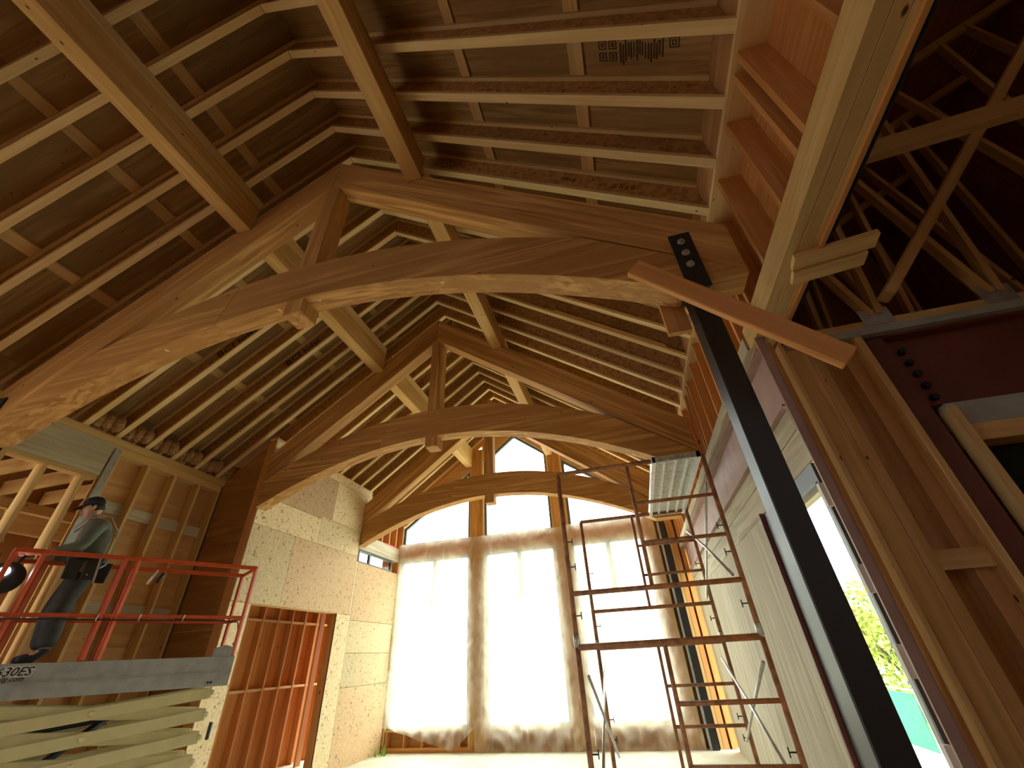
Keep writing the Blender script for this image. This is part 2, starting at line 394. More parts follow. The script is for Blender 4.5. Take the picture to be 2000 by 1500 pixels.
# ------------------------------------------------------------------ timber trusses
def truss(y, left_dx, label, ydep=0.22, lsl=0.75, lj=2.76):
    t = empty('timber_truss', (XC, y, 3.56), label=label, cat='roof truss', group='arched king post trusses along the roof')
    e = (0, ydep, 0); rd = 3.75; ld = left_dx
    P = lambda dx, z: (XC+dx, y, z)
    for s, d in ((-1, ld), (1, rd)):
        ks = lsl if s < 0 else 0.75
        dk_ = min(d, (6.40-3.575)/ks)
        pts = [P(0.0, 6.40), P(s*dk_, 6.40-ks*dk_)]+([P(s*d, 3.575)] if dk_ < d-.01 else [])+[P(s*d, 6.90-0.757*d), P(0.0, 6.90)]
        prism('top_chord', pts, e, 'truss', t, xd=(s, 0, -0.755), bevel=0.006)
    # arched tie: two timbers scarfed left of the king post
    def arc(a, b_, n):
        return [a+(b_-a)*k/n for k in range(n+1)]
    zb = lambda d: max(4.46-0.083*d*d, 3.56); zt = lambda d: 4.94-0.085*d*d
    sc = -0.78
    Lx = max(-ld, -3.75)
    top = []; bot = []
    for d in arc(sc, max(Lx, -lj), 14): top.append(P(d, zt(d)))
    dk_ = min(ld, (6.40-3.575)/lsl)
    if ld > lj: top.append(P(-dk_, max(6.40-lsl*dk_, zb(dk_)+0.012)))
    if dk_ < ld-.01: top.append(P(-ld, 3.575))
    for d in arc(sc-0.12, -min(ld, 3.29), 14): bot.append(P(d, zb(d)))
    if ld > 3.29: bot.append(P(-ld, 3.56))
    prism('arched_tie', top+bot[::-1], e, 'truss', t, bevel=0.005)
    top = []; bot = []
    for d in arc(sc, 2.76, 22): top.append(P(d, zt(d)))
    top.append(P(rd, 6.40-0.75*rd+0.0))
    for d in arc(sc-0.12, 3.29, 22): bot.append(P(d, zb(d)))
    bot.append(P(rd, 3.56))
    prism('arched_tie', top+bot[::-1], e, 'truss', t, bevel=0.005)
    box('king_post', (XC-0.10, y+0.012, 4.29), (XC+0.10, y+ydep+0.012, 6.42), 'truss', t, ax=2, bevel=0.008)
    for dx in (-0.22, 0.22, -1.5, 1.5):
        c = V((XC+dx, y+0.07, zb(abs(dx))))
        MB(c, (1, 0, 0)).tube([c-V((0, 0, .006)), c+V((0, 0, .02))], 0.022, 10).build('wooden_plug', 'stud', t)
    return t
T1, T2, T3 = 2.22, 5.325, 8.31
t1 = truss(T1, 3.75, 'nearest arched king post roof truss, held at its right end by a bolted black strap', lsl=0.80, lj=2.47)
t2 = truss(T2, 3.0, 'middle arched king post roof truss, second one from the viewer')
t3 = truss(T3, 3.0, 'farthest arched king post roof truss, right in front of the window gable')
for y0, y1, wh in ((-5.5, T1, 'overhead, ending at the nearest truss'), (T1+.22, T2, 'between the nearest and middle trusses'), (T2+.22, T3, 'between the middle and farthest trusses'), (T3+.22, YF-0.02, 'between the farthest truss and the window gable')):
    for s, nm in ((-1, 'left'), (1, 'right')):
        c = XC+s*1.118
        xa, xb = c-0.09, c+0.09
        zo = zroof(xa if s < 0 else xb)
        o = box('purlin', (xa, y0+.004, 5.94), (xb, y1-.004, zo-0.002), 'timber', None, ax=1, bevel=0.006,
            label=f'{nm} squared timber purlin {wh}', cat='beam', group='squared timber purlins under the roof joists')
        # bevelled filler up to the joists
        xi, xo_ = (xb, xa) if s < 0 else (xa, xb)
        prism('filler_strip', [(xo_, y0, zo-0.001), (xi, y0, zo-0.001), (xi, y0, zroof(xi)-0.002)], (0, y1-y0, 0), 'flange', o, xd=(0, 1, 0))

# black steel posts carrying the near truss, with bolted straps
def black_post(x0, x1, label):
    p = empty('steel_post', ((x0+x1)/2, 2.31, 0), label=label, cat='steel post', group='black steel posts under the nearest truss')
    box('post', (x0, 2.25, 0.02), (x1, 2.40, 3.54), 'steelpost', p, ax=2, bevel=0.006)
    box('base_plate', (x0-0.06, 2.2, 0), (x1+0.06, 2.46, 0.02), 'steelpost', p)
    box('cap_plate', (x0-0.02, 2.225, 3.54), (x1+0.02, 2.42, 3.558), 'steelpost', p)
    st = box('strap', (x0, T1-0.012, 3.50), (x1+0.015, T1-0.001, 4.06), 'steelpost', p)
    for z in (3.97, 3.85, 3.73):
        xm = (x0+x1)/2+0.005
        b_ = MB((xm, T1-.012, z), (0, 1, 0)).tube([(xm, T1-.012, z), (xm, T1-.017, z)], 0.028, 14).build('washer', 'galv', st)
        MB((xm, T1-.017, z), (0, 1, 0)).tube([(xm, T1-.017, z), (xm, T1-.034, z)], 0.016, 6).build('bolt', 'zinc', st)
black_post(0.735, 0.868, 'tall black steel post leaning up the right side of the view to the nearest truss')
black_post(-6.16, -6.03, 'black steel post at the left picture edge under the left end of the nearest truss')

# ------------------------------------------------------------------ floor
floor = empty('floor', (-2.6, 3, 0), **S)
x = -8.2
k = 0
while x < 6:
    y = -7.3 + (k % 2)*1.22
    while y < 10.3:
        box('floor_panel', (x+.002, max(y, -6.5)+.002, -0.025), (min(x+1.22, 6.0)-.002, min(y+2.44, 10.45)-.002, 0), 'floor' if y > 1.2 else 'plydark', floor, ax=1)  # unseen panels near the camera made dark to cut bounce onto the trusses
        y += 2.44
    x += 1.22; k += 1

# ------------------------------------------------------------------ far window wall
wf = empty('wall_far', (-2.46, YF, 0), **S)
YB = YF+0.14
posts = [(-5.66, -5.60), (-3.67, -3.37), (-1.55, -1.24), (0.535, 0.62)]
uppertop = lambda x: zroof(x)-0.02
# posts made of a red brown core with pale studs either side
def poly_wall(name, pts, mat, parent, ax=(1, 0, 0), y0=YF, y1=YB):
    return prism(name, [(x, y0, z) for x, z in pts], (0, y1-y0, 0), mat, parent, xd=ax, zd=(0, 1, 0))
for (a, b_) in posts:
    poly_wall('post', [(a, 0.04), (b_, 0.04), (b_, min(uppertop(a), uppertop(b_))), (a, min(uppertop(a), uppertop(b_)))], 'orange' if b_-a < .1 else 'truss', wf, (0, 0, 1))
for xx in (-5.60, -3.71, -3.37, -1.59, -1.24, 0.495):
    poly_wall('jack_stud', [(xx, 0.04), (xx+0.038, 0.04), (xx+0.038, min(uppertop(xx), uppertop(xx+.038))), (xx, min(uppertop(xx), uppertop(xx+.038)))], 'stud', wf, (0, 0, 1), YF-0.01)
for a, b_ in ((-5.56, -3.71), (-3.33, -1.59), (-1.20, 0.495)):
    box('header', (a, YF, 3.70), (b_, YB, 4.04), 'orange', wf)
    box('sill_plate', (a, YF, 0.33), (b_, YB, 0.368), 'stud', wf)
    xx = a+0.02
    while xx < b_-0.05:
        box('cripple_stud', (xx, YF, 0.078), (xx+0.038, YB, 0.33), 'orange', wf, ax=2); xx += 0.406
    box('wall_panel', (a, YB, 0.0), (b_, YB+0.012, 0.40), 'plydark', wf)
    box('wall_panel', (a, YB, 3.66), (b_, YB+0.012, 4.08), 'ply', wf)
box('bottom_plate', (-5.66, YF, 0), (0.62, YB, 0.04), 'orange', wf)
box('bottom_plate', (-5.56, YF, 0.04), (-3.71, YB, 0.078), 'orange', wf)
# closed triangles of wall above the shoulders of the upper windows
ST = lambda x, c: c-0.79*abs(x-(-2.46))
poly_wall('gable_panel', [(-5.62, 4.52), (-3.71, 5.86), (-3.71, uppertop(-3.71)+.06), (-5.62, uppertop(-5.62)+.06)], 'ply', wf, (1, 0, 0), YF+.03)
poly_wall('gable_panel', [(-3.33, 6.08), (-2.46, 6.76), (-2.46, uppertop(-2.46)), (-3.33, uppertop(-3.33))], 'ply', wf, (1, 0, 0), YF+.03)
poly_wall('gable_panel', [(-2.46, 6.76), (-1.59, 6.08), (-1.59, uppertop(-1.59)), (-2.46, uppertop(-2.46)-.12)], 'ply', wf, (1, 0, 0), YF+.03)
poly_wall('gable_panel', [(-1.20, 5.82), (0.52, 4.55), (1.15, 4.1), (1.15, uppertop(1.15)), (-1.20, uppertop(-1.20))], 'ply', wf, (1, 0, 0), YF+.03)
for (xa, xb) in ((XC, -5.62), (XC, XR)):
    s = -1 if xb < xa else 1
    prism('gable_rafter', [(xa, YF-.02, zroof(xa)-.005), (xb, YF-.02, zroof(xb)-.005), (xb, YF-.02, zroof(xb)-.15), (xa, YF-.02, zroof(xa)-.15)], (0, .06, 0), 'orange', wf, xd=(s, 0, -SL))
# corner framing right of the windows
for a, b_, mm in ((0.62, 0.68, 'ply'), (0.69, 0.73, 'stud'), (0.98, 1.03, 'stud'), (1.035, 1.13, 'orange'), (1.17, 1.25, 'orange')):
    box('corner_stud', (a, YF-.02, 0.0), (b_, YB, 4.3), mm, wf, ax=2)
box('steel_post', (0.80, YF-.10, 0), (0.95, YF+.03, 3.9), 'winblue', None, ax=2, bevel=.005, label='slim steel post in the far right corner beside the plastic covered window, black front', cat='steel post')
box('post_face', (0.835, YF-.112, 0), (0.952, YF-.1005, 3.9), 'blackframe', bpy.data.objects['steel_post.002'] if 'steel_post.002' in bpy.data.objects else None, ax=2)
box('wall_panel', (-6.1, YF+.02, 0), (-5.662, YB+.012, 5.0), 'orange', wf, ax=2)  # filler added to close a sky leak in the corner
box('wall_panel', (0.62, YB, 0), (1.4, YB+.012, 4.4), 'plydark', wf, ax=2)

wid = [0]
def window(poly, y, fw_=0.06, mat='winframe', extra=None):
    """window in the far wall; poly = outer outline (x,z)"""
    wid[0] += 1
    w_ = empty(f'window_{wid[0]}', (poly[0][0], y, poly[0][1]), **S)
    n = len(poly); c = V((sum(p[0] for p in poly)/n, sum(p[1] for p in poly)/n))
    ins = []
    for i in range(n):
        p0, p1, p2 = V(poly[i-1]), V(poly[i]), V(poly[(i+1) % n])
        d1 = (p1-p0).normalized(); d2 = (p2-p1).normalized()
        n1 = V((-d1.y, d1.x)); n2 = V((-d2.y, d2.x))
        if n1.dot(c-p1) < 0: n1 = -n1
        if n2.dot(c-p1) < 0: n2 = -n2
        bis = (n1+n2).normalized(); ins.append(p1+bis*(fw_/max(0.3, bis.dot(n1))))
    for i in range(n):
        j = (i+1) % n
        pts = [(poly[i][0], y, poly[i][1]), (poly[j][0], y, poly[j][1]), (ins[j].x, y, ins[j].y), (ins[i].x, y, ins[i].y)]
        prism('frame_member', pts, (0, 0.08, 0), mat, w_, xd=V(pts[1])-V(pts[0]), zd=(0, 1, 0))
    prism('pane', [(p.x, y+0.04, p.y) for p in ins], (0, 0.006, 0), 'glass', w_, zd=(0, 1, 0))
    return w_
yw = YF+0.05
window([(-5.56, 4.04), (-3.71, 4.04), (-3.71, 5.84), (-5.56, 4.50)], yw)
window([(-3.33, 4.04), (-1.59, 4.04), (-1.59, 6.06), (-2.46, 6.74), (-3.33, 6.06)], yw)
window([(-1.20, 4.04), (0.49, 4.04), (0.49, 4.56), (-1.20, 5.80)], yw)
for a, b_ in ((-5.56, -3.71), (-3.33, -1.59), (-1.20, 0.49)):
    w_ = window([(a, 0.37), (b_, 0.37), (b_, 3.68), (a, 3.68)], yw)
    c = (a+b_)/2
    box('sticker_strip', (c-0.055, yw-0.006, 2.72), (c+0.055, yw+0.0, 3.62), 'tape', w_, ax=2)
    box('corner_protector', (c-0.08, yw-0.03, 2.62), (c+0.06, yw-0.006, 2.76), 'tape', w_)

# polythene sheet stretched over the lower windows
def film(name, x0, x1, z0f, z1, y, label, seed):
    nx, nz_ = 96, 96; mb = MB(((x0+x1)/2, y, z1), (1, 0, 0)); idx = {}
    for i in range(nx+1):
        u = i/nx; x = x0+(x1-x0)*u; zb_ = z0f(u)
        for j in range(nz_+1):
            v = j/nz_; z = zb_+(z1-zb_)*v
            d = noise.noise(V((x*2.1+seed, z*1.3, 1.0)))*0.03 + noise.noise(V((x*6+z*3, z*5-x*2, seed)))*0.02 + noise.noise(V((x*11-z*6, z*9+x*5, seed+3)))*0.010
            d += 0.07*max(0, 1-v*5)*noise.noise(V((x*6, z*5, seed)))
            idx[i, j] = mb.vert((x, y+d, z))
    for i in range(nx):
        for j in range(nz_): mb.poly([idx[i, j], idx[i+1, j], idx[i+1, j+1], idx[i, j+1]])
    return mb.build(name, 'film', None, smooth=True, label=label, cat='plastic sheet', group='polythene sheets over the tall windows')
film('plastic_sheet', -5.60, -3.56, lambda u: 0.42-0.40*min(u/0.78, 1)+(0.35*(u-0.78)/0.22 if u > .78 else 0), 4.06, YF-0.07, 'polythene sheet over the left tall window, its lower corner torn loose and hanging', 1.0)
film('plastic_sheet', -3.56, -1.42, lambda u: 0.012, 4.06, YF-0.075, 'crumpled polythene sheet covering the middle tall window down to the floor', 5.0)
film('plastic_sheet', -1.42, 0.74, lambda u: 0.012, 4.09, YF-0.07, 'polythene sheet covering the right tall window behind the scaffold', 9.0)

# ------------------------------------------------------------------ left plywood wall with doorway
wL = empty('wall_left', (XO, 7.7, 0), **S)
T = 0.018
pan = [(5.384, 5.77, 0.0, 2.385), (5.384, 6.36, 2.39, 3.49), (6.363, 8.30, 2.39, 3.49), (7.92, 8.37, 0.0, 2.385), (8.303, 8.37, 2.39, 3.40),
       (8.373, 10.11, 2.30, 3.39), (8.373, 10.11, 1.74, 2.297), (8.373, 10.11, 1.19, 1.737), (8.373, 10.11, 0.0, 1.187),
       (5.384, 6.95, 3.493, 3.95), (6.953, 8.30, 3.493, 4.0), (5.384, 7.25, 3.953, 4.80), (7.253, 8.30, 4.003, 4.80), (5.384, 8.30, 4.803, 4.99), (8.303, 8.55, 3.99, 4.99)]
for kk, (y0, y1, z0, z1) in enumerate(pan):
    box('wall_panel', (XO-T, y0+.002, z0+.002), (XO+random.uniform(-.001, .002), y1-.002, z1-.002), 'osbtan' if kk in (2, 5, 8, 11) else 'osb', wL, ax=1 if y1-y0 > z1-z0 else 2)
for z0, z1 in ((0, 1.2), (1.2, 2.4), (2.4, 3.36)): box('wall_panel', (XO-T-0.157, 8.3, z0), (XO-T-0.142, 10.2, z1), 'plydark', wL, ax=1)  # backing added behind the panels so no daylight shows through their seams
# framing behind the panels, doorway lining
for y in (5.40, 5.75, 7.93, 8.33): box('stud', (XO-T-0.14, y-0.019, 0), (XO-T, y+0.019, 2.38 if 5.7 < y < 8 else 4.9), 'orange', wL, ax=2)
box('door_header', (XO-T-0.14, 5.77, 2.385), (XO-T, 7.92, 2.62), 'stud', wL, ax=1)
box('jamb_stud', (XO-T-0.14, 5.73, 0), (XO-0.002, 5.768, 2.385), 'orange', wL, ax=2)
box('jamb_stud', (XO-T-0.14, 7.922, 0), (XO-0.002, 7.96, 2.385), 'orange', wL, ax=2)
box('top_plate', (XO-T-0.14, YC, 4.94), (XO+0.004, 8.55, 4.985), 'stud', wL, ax=1)
box('top_plate', (XO-T-0.14, 8.32, 3.66), (XO+.004, 10.1, 3.98), 'palewall', wL, ax=1)
for k in range(5):
    box('cripple_stud', (XO-T-.14, 8.55+.33*k, 3.98), (XO, 8.588+.33*k, 4.55), 'orange', wL, ax=2)
box('top_plate', (XO-T-.14, 8.5, 4.55), (XO, 10.1, 4.60), 'strapgrey', wL, ax=1)
box('wall_panel', (XO-T-.155, 8.5, 3.98), (XO-T-.14, 10.1, 4.99), 'orange', wL, ax=1)
box('flashing_tape', (XO-.002, 9.35, 3.965), (XO+.008, 10.05, 3.992), 'flashred', wL, ax=1)
box('sill_plate', (XO-T-.14, 8.37, 3.36), (XO-T, 10.1, 3.40), 'stud', wL, ax=1)
# small transom window above the panels near the gable
wid[0] += 1
w7 = empty(f'window_{wid[0]}', (XO, 9.2, 3.4), **S)
for lo, hi in (((XO-.07, 8.38, 3.40), (XO-.02, 9.85, 3.43)), ((XO-.07, 8.38, 3.61), (XO-.02, 9.85, 3.66)), ((XO-.07, 8.38, 3.43), (XO-.02, 8.42, 3.61)), ((XO-.07, 8.80, 3.43), (XO-.02, 8.86, 3.61)), ((XO-.07, 9.78, 3.43), (XO-.02, 9.85, 3.61))):
    box('frame_member', lo, hi, 'winframe', w7, ax=1)
box('pane', (XO-.05, 8.42, 3.43), (XO-.044, 9.78, 3.61), 'glass', w7, ax=1)

# room behind the doorway
wb = empty('wall_back_room', (-7.1, 7, 0), **S)
for k in range(11):
    y = 5.55+0.40*k
    box('stud', (-7.10, y, 0), (-6.97, y+0.04, 2.72), 'orange', wb, ax=2)
box('wall_panel', (-7.125, 5.42, 0), (-7.10, 10.6, 4.9), 'orange', wb, ax=2)
for z in (2.32, 1.22):
    for k in range(10):
        y = 5.55+.40*k+.043
        box('blocking', (-7.10, y, z), (-6.98, y+.355, z+.04), 'stud', wb, ax=1)
for k in range(4):
    box('stud', (-6.72+.26*k, 8.9, 0), (-6.68+.26*k, 9.04, 2.7), 'orange', wb, ax=2)
box('ceiling_panel', (-7.1, 5.43, 2.74), (-5.78, 10.1, 2.76), 'plydark', wb, ax=1)
beam('brace_board', (-6.93, 6.0, 0.05), (-6.93, 6.25, 1.15), 0.03, 0.09, 'stud', wb, zd=(0, 1, 0))

# return wall facing the camera between the two left walls
wr = empty('wall_return', (-6.06, YC, 0), **S)
def ret(z0, z1, mat='plydark'):
    a, b_ = XL-.0, XO-T-.001
    top = lambda x: min(z1, zroof(x)-.01)
    prism('wall_panel', [(a, YC, z0+.002), (b_, YC, z0+.002), (b_, YC, top(b_)-.002), (a, YC, top(a)-.002)], (0, .018, 0), mat, wr, zd=(0, 1, 0))
ret(0, 2.04); ret(2.04, 3.34); ret(3.34, 5.2)
box('corner_strip', (XL-.01, YC-.012, 0), (XL+.008, YC, 4.3), 'ink', wr, ax=2)  # narrow near-black strip along the inside corner

# ------------------------------------------------------------------ left stud wall
ws = empty('wall_left_studs', (XL, 2, 0), **S)
D = 0.14
for y in (3.70, 4.12, 4.54, 4.96, 5.33):
    box('stud', (XL-D, y, 0), (XL, y+0.038, 4.10), 'stud', ws, ax=2)
for k, y in enumerate((3.738, 4.158, 4.578, 4.998)):
    for z in (3.38, 2.22, 1.05):
        box('blocking', (XL-D+.02, y, z-.01*k), (XL-.1, y+0.382 if y < 4.9 else 5.33, z+.15-.01*k), 'palewall', ws, ax=1)
ys = [3.66, 4.6, 5.38]
for a, b_ in zip(ys, ys[1:]):
    for z0, z1 in ((0, 1.1), (1.1, 2.3), (2.3, 3.5), (3.5, 4.3)):
        box('wall_panel', (XL-D-.015, a+.002, z0+.002), (XL-D, b_-.002, z1-.002), 'ply', ws, ax=1)
box('top_plate', (XL-D, 3.60, 4.10), (XL, 5.38, 4.20), 'stud', ws, ax=1)
box('top_plate', (XL-D, -6.0, 4.20), (XL+.03, 5.38, 4.295), 'stud', ws, ax=1)
box('header_beam', (XL-D, -1.2, 3.76), (XL+.012, 3.60, 4.198), 'palewall', ws, ax=1)
box('header_plate', (XL-D, -1.2, 3.715), (XL, 3.60, 3.757), 'stud', ws, ax=1)
for y in (3.02, 3.43): box('stud', (XL-D, y, 0), (XL, y+0.045, 3.715), 'stud', ws, ax=2)
for y in (-1.2, -0.3, 0.6, 1.5, 2.4, 2.62): box('stud', (XL-D, y, 0), (XL, y+0.045, 3.715), 'stud', ws, ax=2)
box('wall_panel', (XL-D-.015, -6.0, 0), (XL-D, -1.2, 4.3), 'plydark', ws, ax=1)
box('window_sill', (XL-D, 2.65, 1.52), (XL, 3.6, 1.57), 'stud', ws, ax=1)
box('apron_panel', (XL-D, 2.65, 0), (XL-.002, 3.6, 1.52), 'palewall', ws, ax=1)
beam('steel_connector', (XL+.02, 3.66, 4.16), (XL+.02, 3.64, 2.9), 0.01, 0.085, 'mirror', ws, zd=(0, 1, 0))
# space beyond the left wall seen between the studs
wx = empty('wall_beyond_left', (-8.3, 3, 0), **S)
for k in range(6):
    box('wall_panel', (-8.6, -1+1.22*k, 0), (-8.58, .218+1.22*k, 4.5), 'plydark', wx, ax=2)
for k in range(9):
    beam('floor_joist', (-8.55, 1.2+.5*k, 3.9), (-6.7, 1.2+.5*k, 3.9), 0.04, 0.2, 'stud', wx)
box('rim_beam', (-8.56, -1, 3.36), (-8.46, 6, 3.62), 'stud', wx, ax=1)
box('mid_beam', (-7.5, -1, 3.38), (-7.4, 5.3, 3.50), 'stud', wx, ax=1)
for k in range(8):
    beam('web_member', (-7.45, 1.4+.5*k, 3.38), (-7.45, 1.5+.5*k, 3.0), 0.04, 0.05, 'stud', wx, zd=(1, 0, 0))
for k in range(3): box('roof_panel', (-8.6, -1+2.44*k, 4.5), (-6.72, 1.43+2.44*k, 4.52), 'sheath', wx, ax=1)
box('wall_panel', (-8.58, 5.42, 0), (-7.13, 5.44, 4.6), 'plydark', wx, ax=2)

# ------------------------------------------------------------------ right wall: pony wall, steel beam, panels, windows
wR = empty('wall_right', (1.25, 5, 0), **S)
for ya in (-6, -1, 4, 9):
    yb = min(ya+5, YF)
    box('top_plate', (XR, ya+.001, 4.402), (1.335, yb-.001, 4.44), 'flange', wR, ax=1)
    box('rim_board', (XR+.002, ya+.001, 4.442), (XR+.03, yb-.001, 4.80), 'ply', wR, ax=1)
y = -1.6
k = 0
y += 0.03
while y < YF:
    zb_ = 3.505 if y < 2.8 else 3.452
    box('stud', (1.172, y, zb_), (1.333, y+0.038, 4.40), 'orange', wR, ax=2)
    if k % 3 == 1: box('stud', (1.172, y+.115, zb_), (1.333, y+0.153, 4.40), 'orange', wR, ax=2)
    y += 0.4064; k += 1
for ya in range(-3, 5):
    y0 = ya*2.44-.2
    box('wall_panel', (1.336, max(y0, -6)+.0005, 3.3), (1.3585, min(y0+2.44, 10.3)-.0005, 4.835), 'orange', wR, ax=1)
for ya, yb in ((2.82, 6.3), (6.3, YF)):
    box('bottom_plate', (1.16, ya+.002, 3.335), (1.333, yb-.002, 3.45), 'palewall', wR, ax=1)
gl_ = empty('glulam_beam', (1.275, -1, 3.32), label='thick pale laminated beam running overhead at the right towards the black post', cat='beam')
for k in range(3):
    box('lamination', (1.17+.07*k, -5.8, 3.32), (1.2385+.07*k, 2.80, 3.50), 'stud', gl_, ax=1, bevel=0.003)
box('edge_strip', (1.382, -5.8, 3.315), (1.392, 2.80, 3.36), 'void', gl_, ax=1)
# steel I beam
ib = empty('steel_beam', (1.28, 6.4, 2.83), label='primed pinkish steel beam above the right wall panels behind the scaffold', cat='steel beam')
box('web', (1.275, 2.80, 2.845), (1.287, YF, 3.315), 'primer', ib, ax=1)
box('flange', (1.20, 2.80, 3.315), (1.36, YF, 3.332), 'primer', ib, ax=1)
box('flange', (1.20, 2.80, 2.83), (1.36, YF, 2.845), 'primer', ib, ax=1)
cl = empty('steel_column', (1.2, 2.72, 0), label='primed pinkish steel column beside the timber posts at the right', cat='steel column')
box('flange', (1.168, 2.66, 0), (1.222, 2.675, 3.33), 'primer', cl, ax=2)
box('web', (1.22, 2.675, 0), (1.23, 2.785, 3.33), 'primer', cl, ax=2)
box('flange', (1.228, 2.785, 0), (1.295, 2.80, 3.33), 'primer', cl, ax=2)
for z in (3.2, 3.12, 3.04, 2.96, 2.89):
    b_ = MB((1.274, 2.84, z), (1, 0, 0)).tube([(1.274, 2.84, z), (1.245, 2.84, z)], 0.016, 6).build('bolt', 'ink', ib)
# boards and sheets on the right wall
box('nailer_board', (1.245, 2.86, 2.68), (1.285, 6.4, 2.828), 'palewall', wR, ax=1)
box('nailer_board', (1.245, 6.403, 2.68), (1.285, 9.9, 2.828), 'palewall', wR, ax=1)
XW = 1.25
for y0, y1, z0, z1 in ((2.86, 5.3, 2.46, 2.677), (5.303, 8.6, 2.46, 2.677), (4.12, 5.30, 0, 2.457), (5.303, 6.52, 0, 2.457), (6.523, 7.74, 0, 2.457), (7.743, 8.96, 0, 2.457), (8.963, 9.9, 0, 2.457), (8.603, 9.9, 2.46, 2.677), (2.86, 4.117, 0, 0.12)):
    box('wall_panel', (XW, y0+.002, z0+.002), (XW+.018, y1-.002, z1-.002), 'palewall', wR, ax=2 if z1-z0 > 1 else 1)
box('window_trimmer', (1.20, 4.12, 0.12), (1.30, 4.15, 2.46), 'primerdark', wR, ax=2)
for y in (4.3, 5.1, 5.9, 6.7, 7.5, 8.3): box('stud', (XW+.02, y, 0), (XW+.16, y+.038, 2.8), 'orange', wR, ax=2)
def side_window(y0, y1, z0, z1, mat, mid=None):
    wid[0] += 1
    w_ = empty(f'window_{wid[0]}', (XW, y0, z0), **S)
    f = 0.11
    for lo, hi, a in (((y0, z0), (y1, z0+f), 1), ((y0, z1-f), (y1, z1), 1), ((y0, z0+f), (y0+f, z1-f), 2), ((y1-f, z0+f), (y1, z1-f), 2)):
        box('frame_member', (XW, lo[0], lo[1]), (XW+.09, hi[0], hi[1]), mat, w_, ax=a, bevel=.004)
        box('frame_lip', (XW-.02, lo[0], lo[1]), (XW-.001, hi[0], hi[1]) if a == 1 else (XW-.001, lo[0]+.02 if lo[0] == y0 else hi[0], hi[1]), 'blackframe', w_, ax=a)
    if mid: box('frame_member', (XW+.01, mid-.03, z0+f), (XW+.08, mid+.03, z1-f), mat, w_, ax=2)
    box('pane', (XW+.045, y0+f, z0+f), (XW+.051, y1-f, z1-f), 'glass', w_, ax=1)
    return w_
side_window(2.86, 4.11, 0.12, 2.44, 'winblue')
box('blind_box', (1.27, 2.96, 2.30), (1.33, 4.03, 2.37), 'palewall', wR, ax=1)
for z in (2.23, 1.77, 1.40, 1.02):
    box('fixing_clip', (1.205, 2.822, z-.07), (1.235, 2.858, z+.07), 'white', wR, ax=2)
# ------------------------------------------------------------------ wing wall on the right, facing the camera
wg = empty('wall_wing', (1.6, 2.6, 0), **S)
Y0 = 2.62
box('filler_board', (1.223, 2.64, 0), (1.244, 2.67, 3.25), 'plydark', wg, ax=2)
box('post', (1.245, Y0-.04, 0), (1.275, Y0+.10, 3.18), 'stud', wg, ax=2, bevel=.004)
box('post', (1.276, Y0-.005, 0), (1.40, Y0+.14, 3.18), 'timber', wg, ax=2, bevel=.004)
box('post', (1.402, Y0+.0, 0), (1.43, Y0+.14, 3.18), 'ply', wg, ax=2)
box('post', (1.432, Y0+.005, 0), (1.47, Y0+.14, 3.18), 'timber', wg, ax=2)
box('wall_panel', (1.472, Y0+.14, 0), (1.62, Y0+.158, 1.84), 'plydark', wg, ax=2)
box('wall_panel', (1.472, Y0+.14, 1.843), (1.62, Y0+.158, 3.18), 'ply', wg, ax=2)
box('stud', (1.622, Y0+.06, 0), (1.70, Y0+.158, 3.18), 'ply', wg, ax=2)
box('stud', (1.702, Y0-.02, 0), (1.742, Y0+.14, 3.2), 'stud', wg, ax=2, bevel=.004)
box('blocking', (1.474, Y0+.02, 1.76), (1.70, Y0+.055, 1.85), 'stud', wg, ax=0)
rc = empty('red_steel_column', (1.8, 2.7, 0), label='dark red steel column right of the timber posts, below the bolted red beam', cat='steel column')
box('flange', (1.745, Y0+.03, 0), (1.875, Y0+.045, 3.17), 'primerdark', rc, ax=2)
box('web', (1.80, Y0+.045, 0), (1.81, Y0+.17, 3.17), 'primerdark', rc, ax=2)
rb = empty('red_steel_beam', (2.6, 2.75, 2.6), label='deep dark red steel beam with a column of five bolts at its end, upper right', cat='steel beam')
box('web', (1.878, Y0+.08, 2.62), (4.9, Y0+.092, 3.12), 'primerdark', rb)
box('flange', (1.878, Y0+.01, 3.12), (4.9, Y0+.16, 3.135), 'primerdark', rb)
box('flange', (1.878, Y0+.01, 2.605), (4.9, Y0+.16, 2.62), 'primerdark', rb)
for k in range(5):
    z = 3.02-.085*k
    MB((1.93, Y0+.08, z), (0, 1, 0)).tube([(1.95, Y0+.08, z), (1.95, Y0+.05, z)], 0.022, 6).build('bolt', 'rubber', rb)
box('lintel', (1.92, Y0+.0, 2.46), (4.9, Y0+.13, 2.60), 'strapgrey', wg)
box('lintel', (1.95, Y0-.01, 2.36), (4.9, Y0+.13, 2.457), 'timber', wg)
box('trim_stud', (1.91, Y0-.03, 0), (1.95, Y0+.06, 2.57), 'stud', wg, ax=2)
box('dark_opening_sheet', (1.97, Y0+.12, 0), (4.9, Y0+.13, 2.36), 'void', wg)  # black sheet put in for the shade of the dark opening
box('chord_plate', (1.30, Y0-.03, 3.14), (4.9, Y0+.02, 3.19), 'strapgrey', wg)

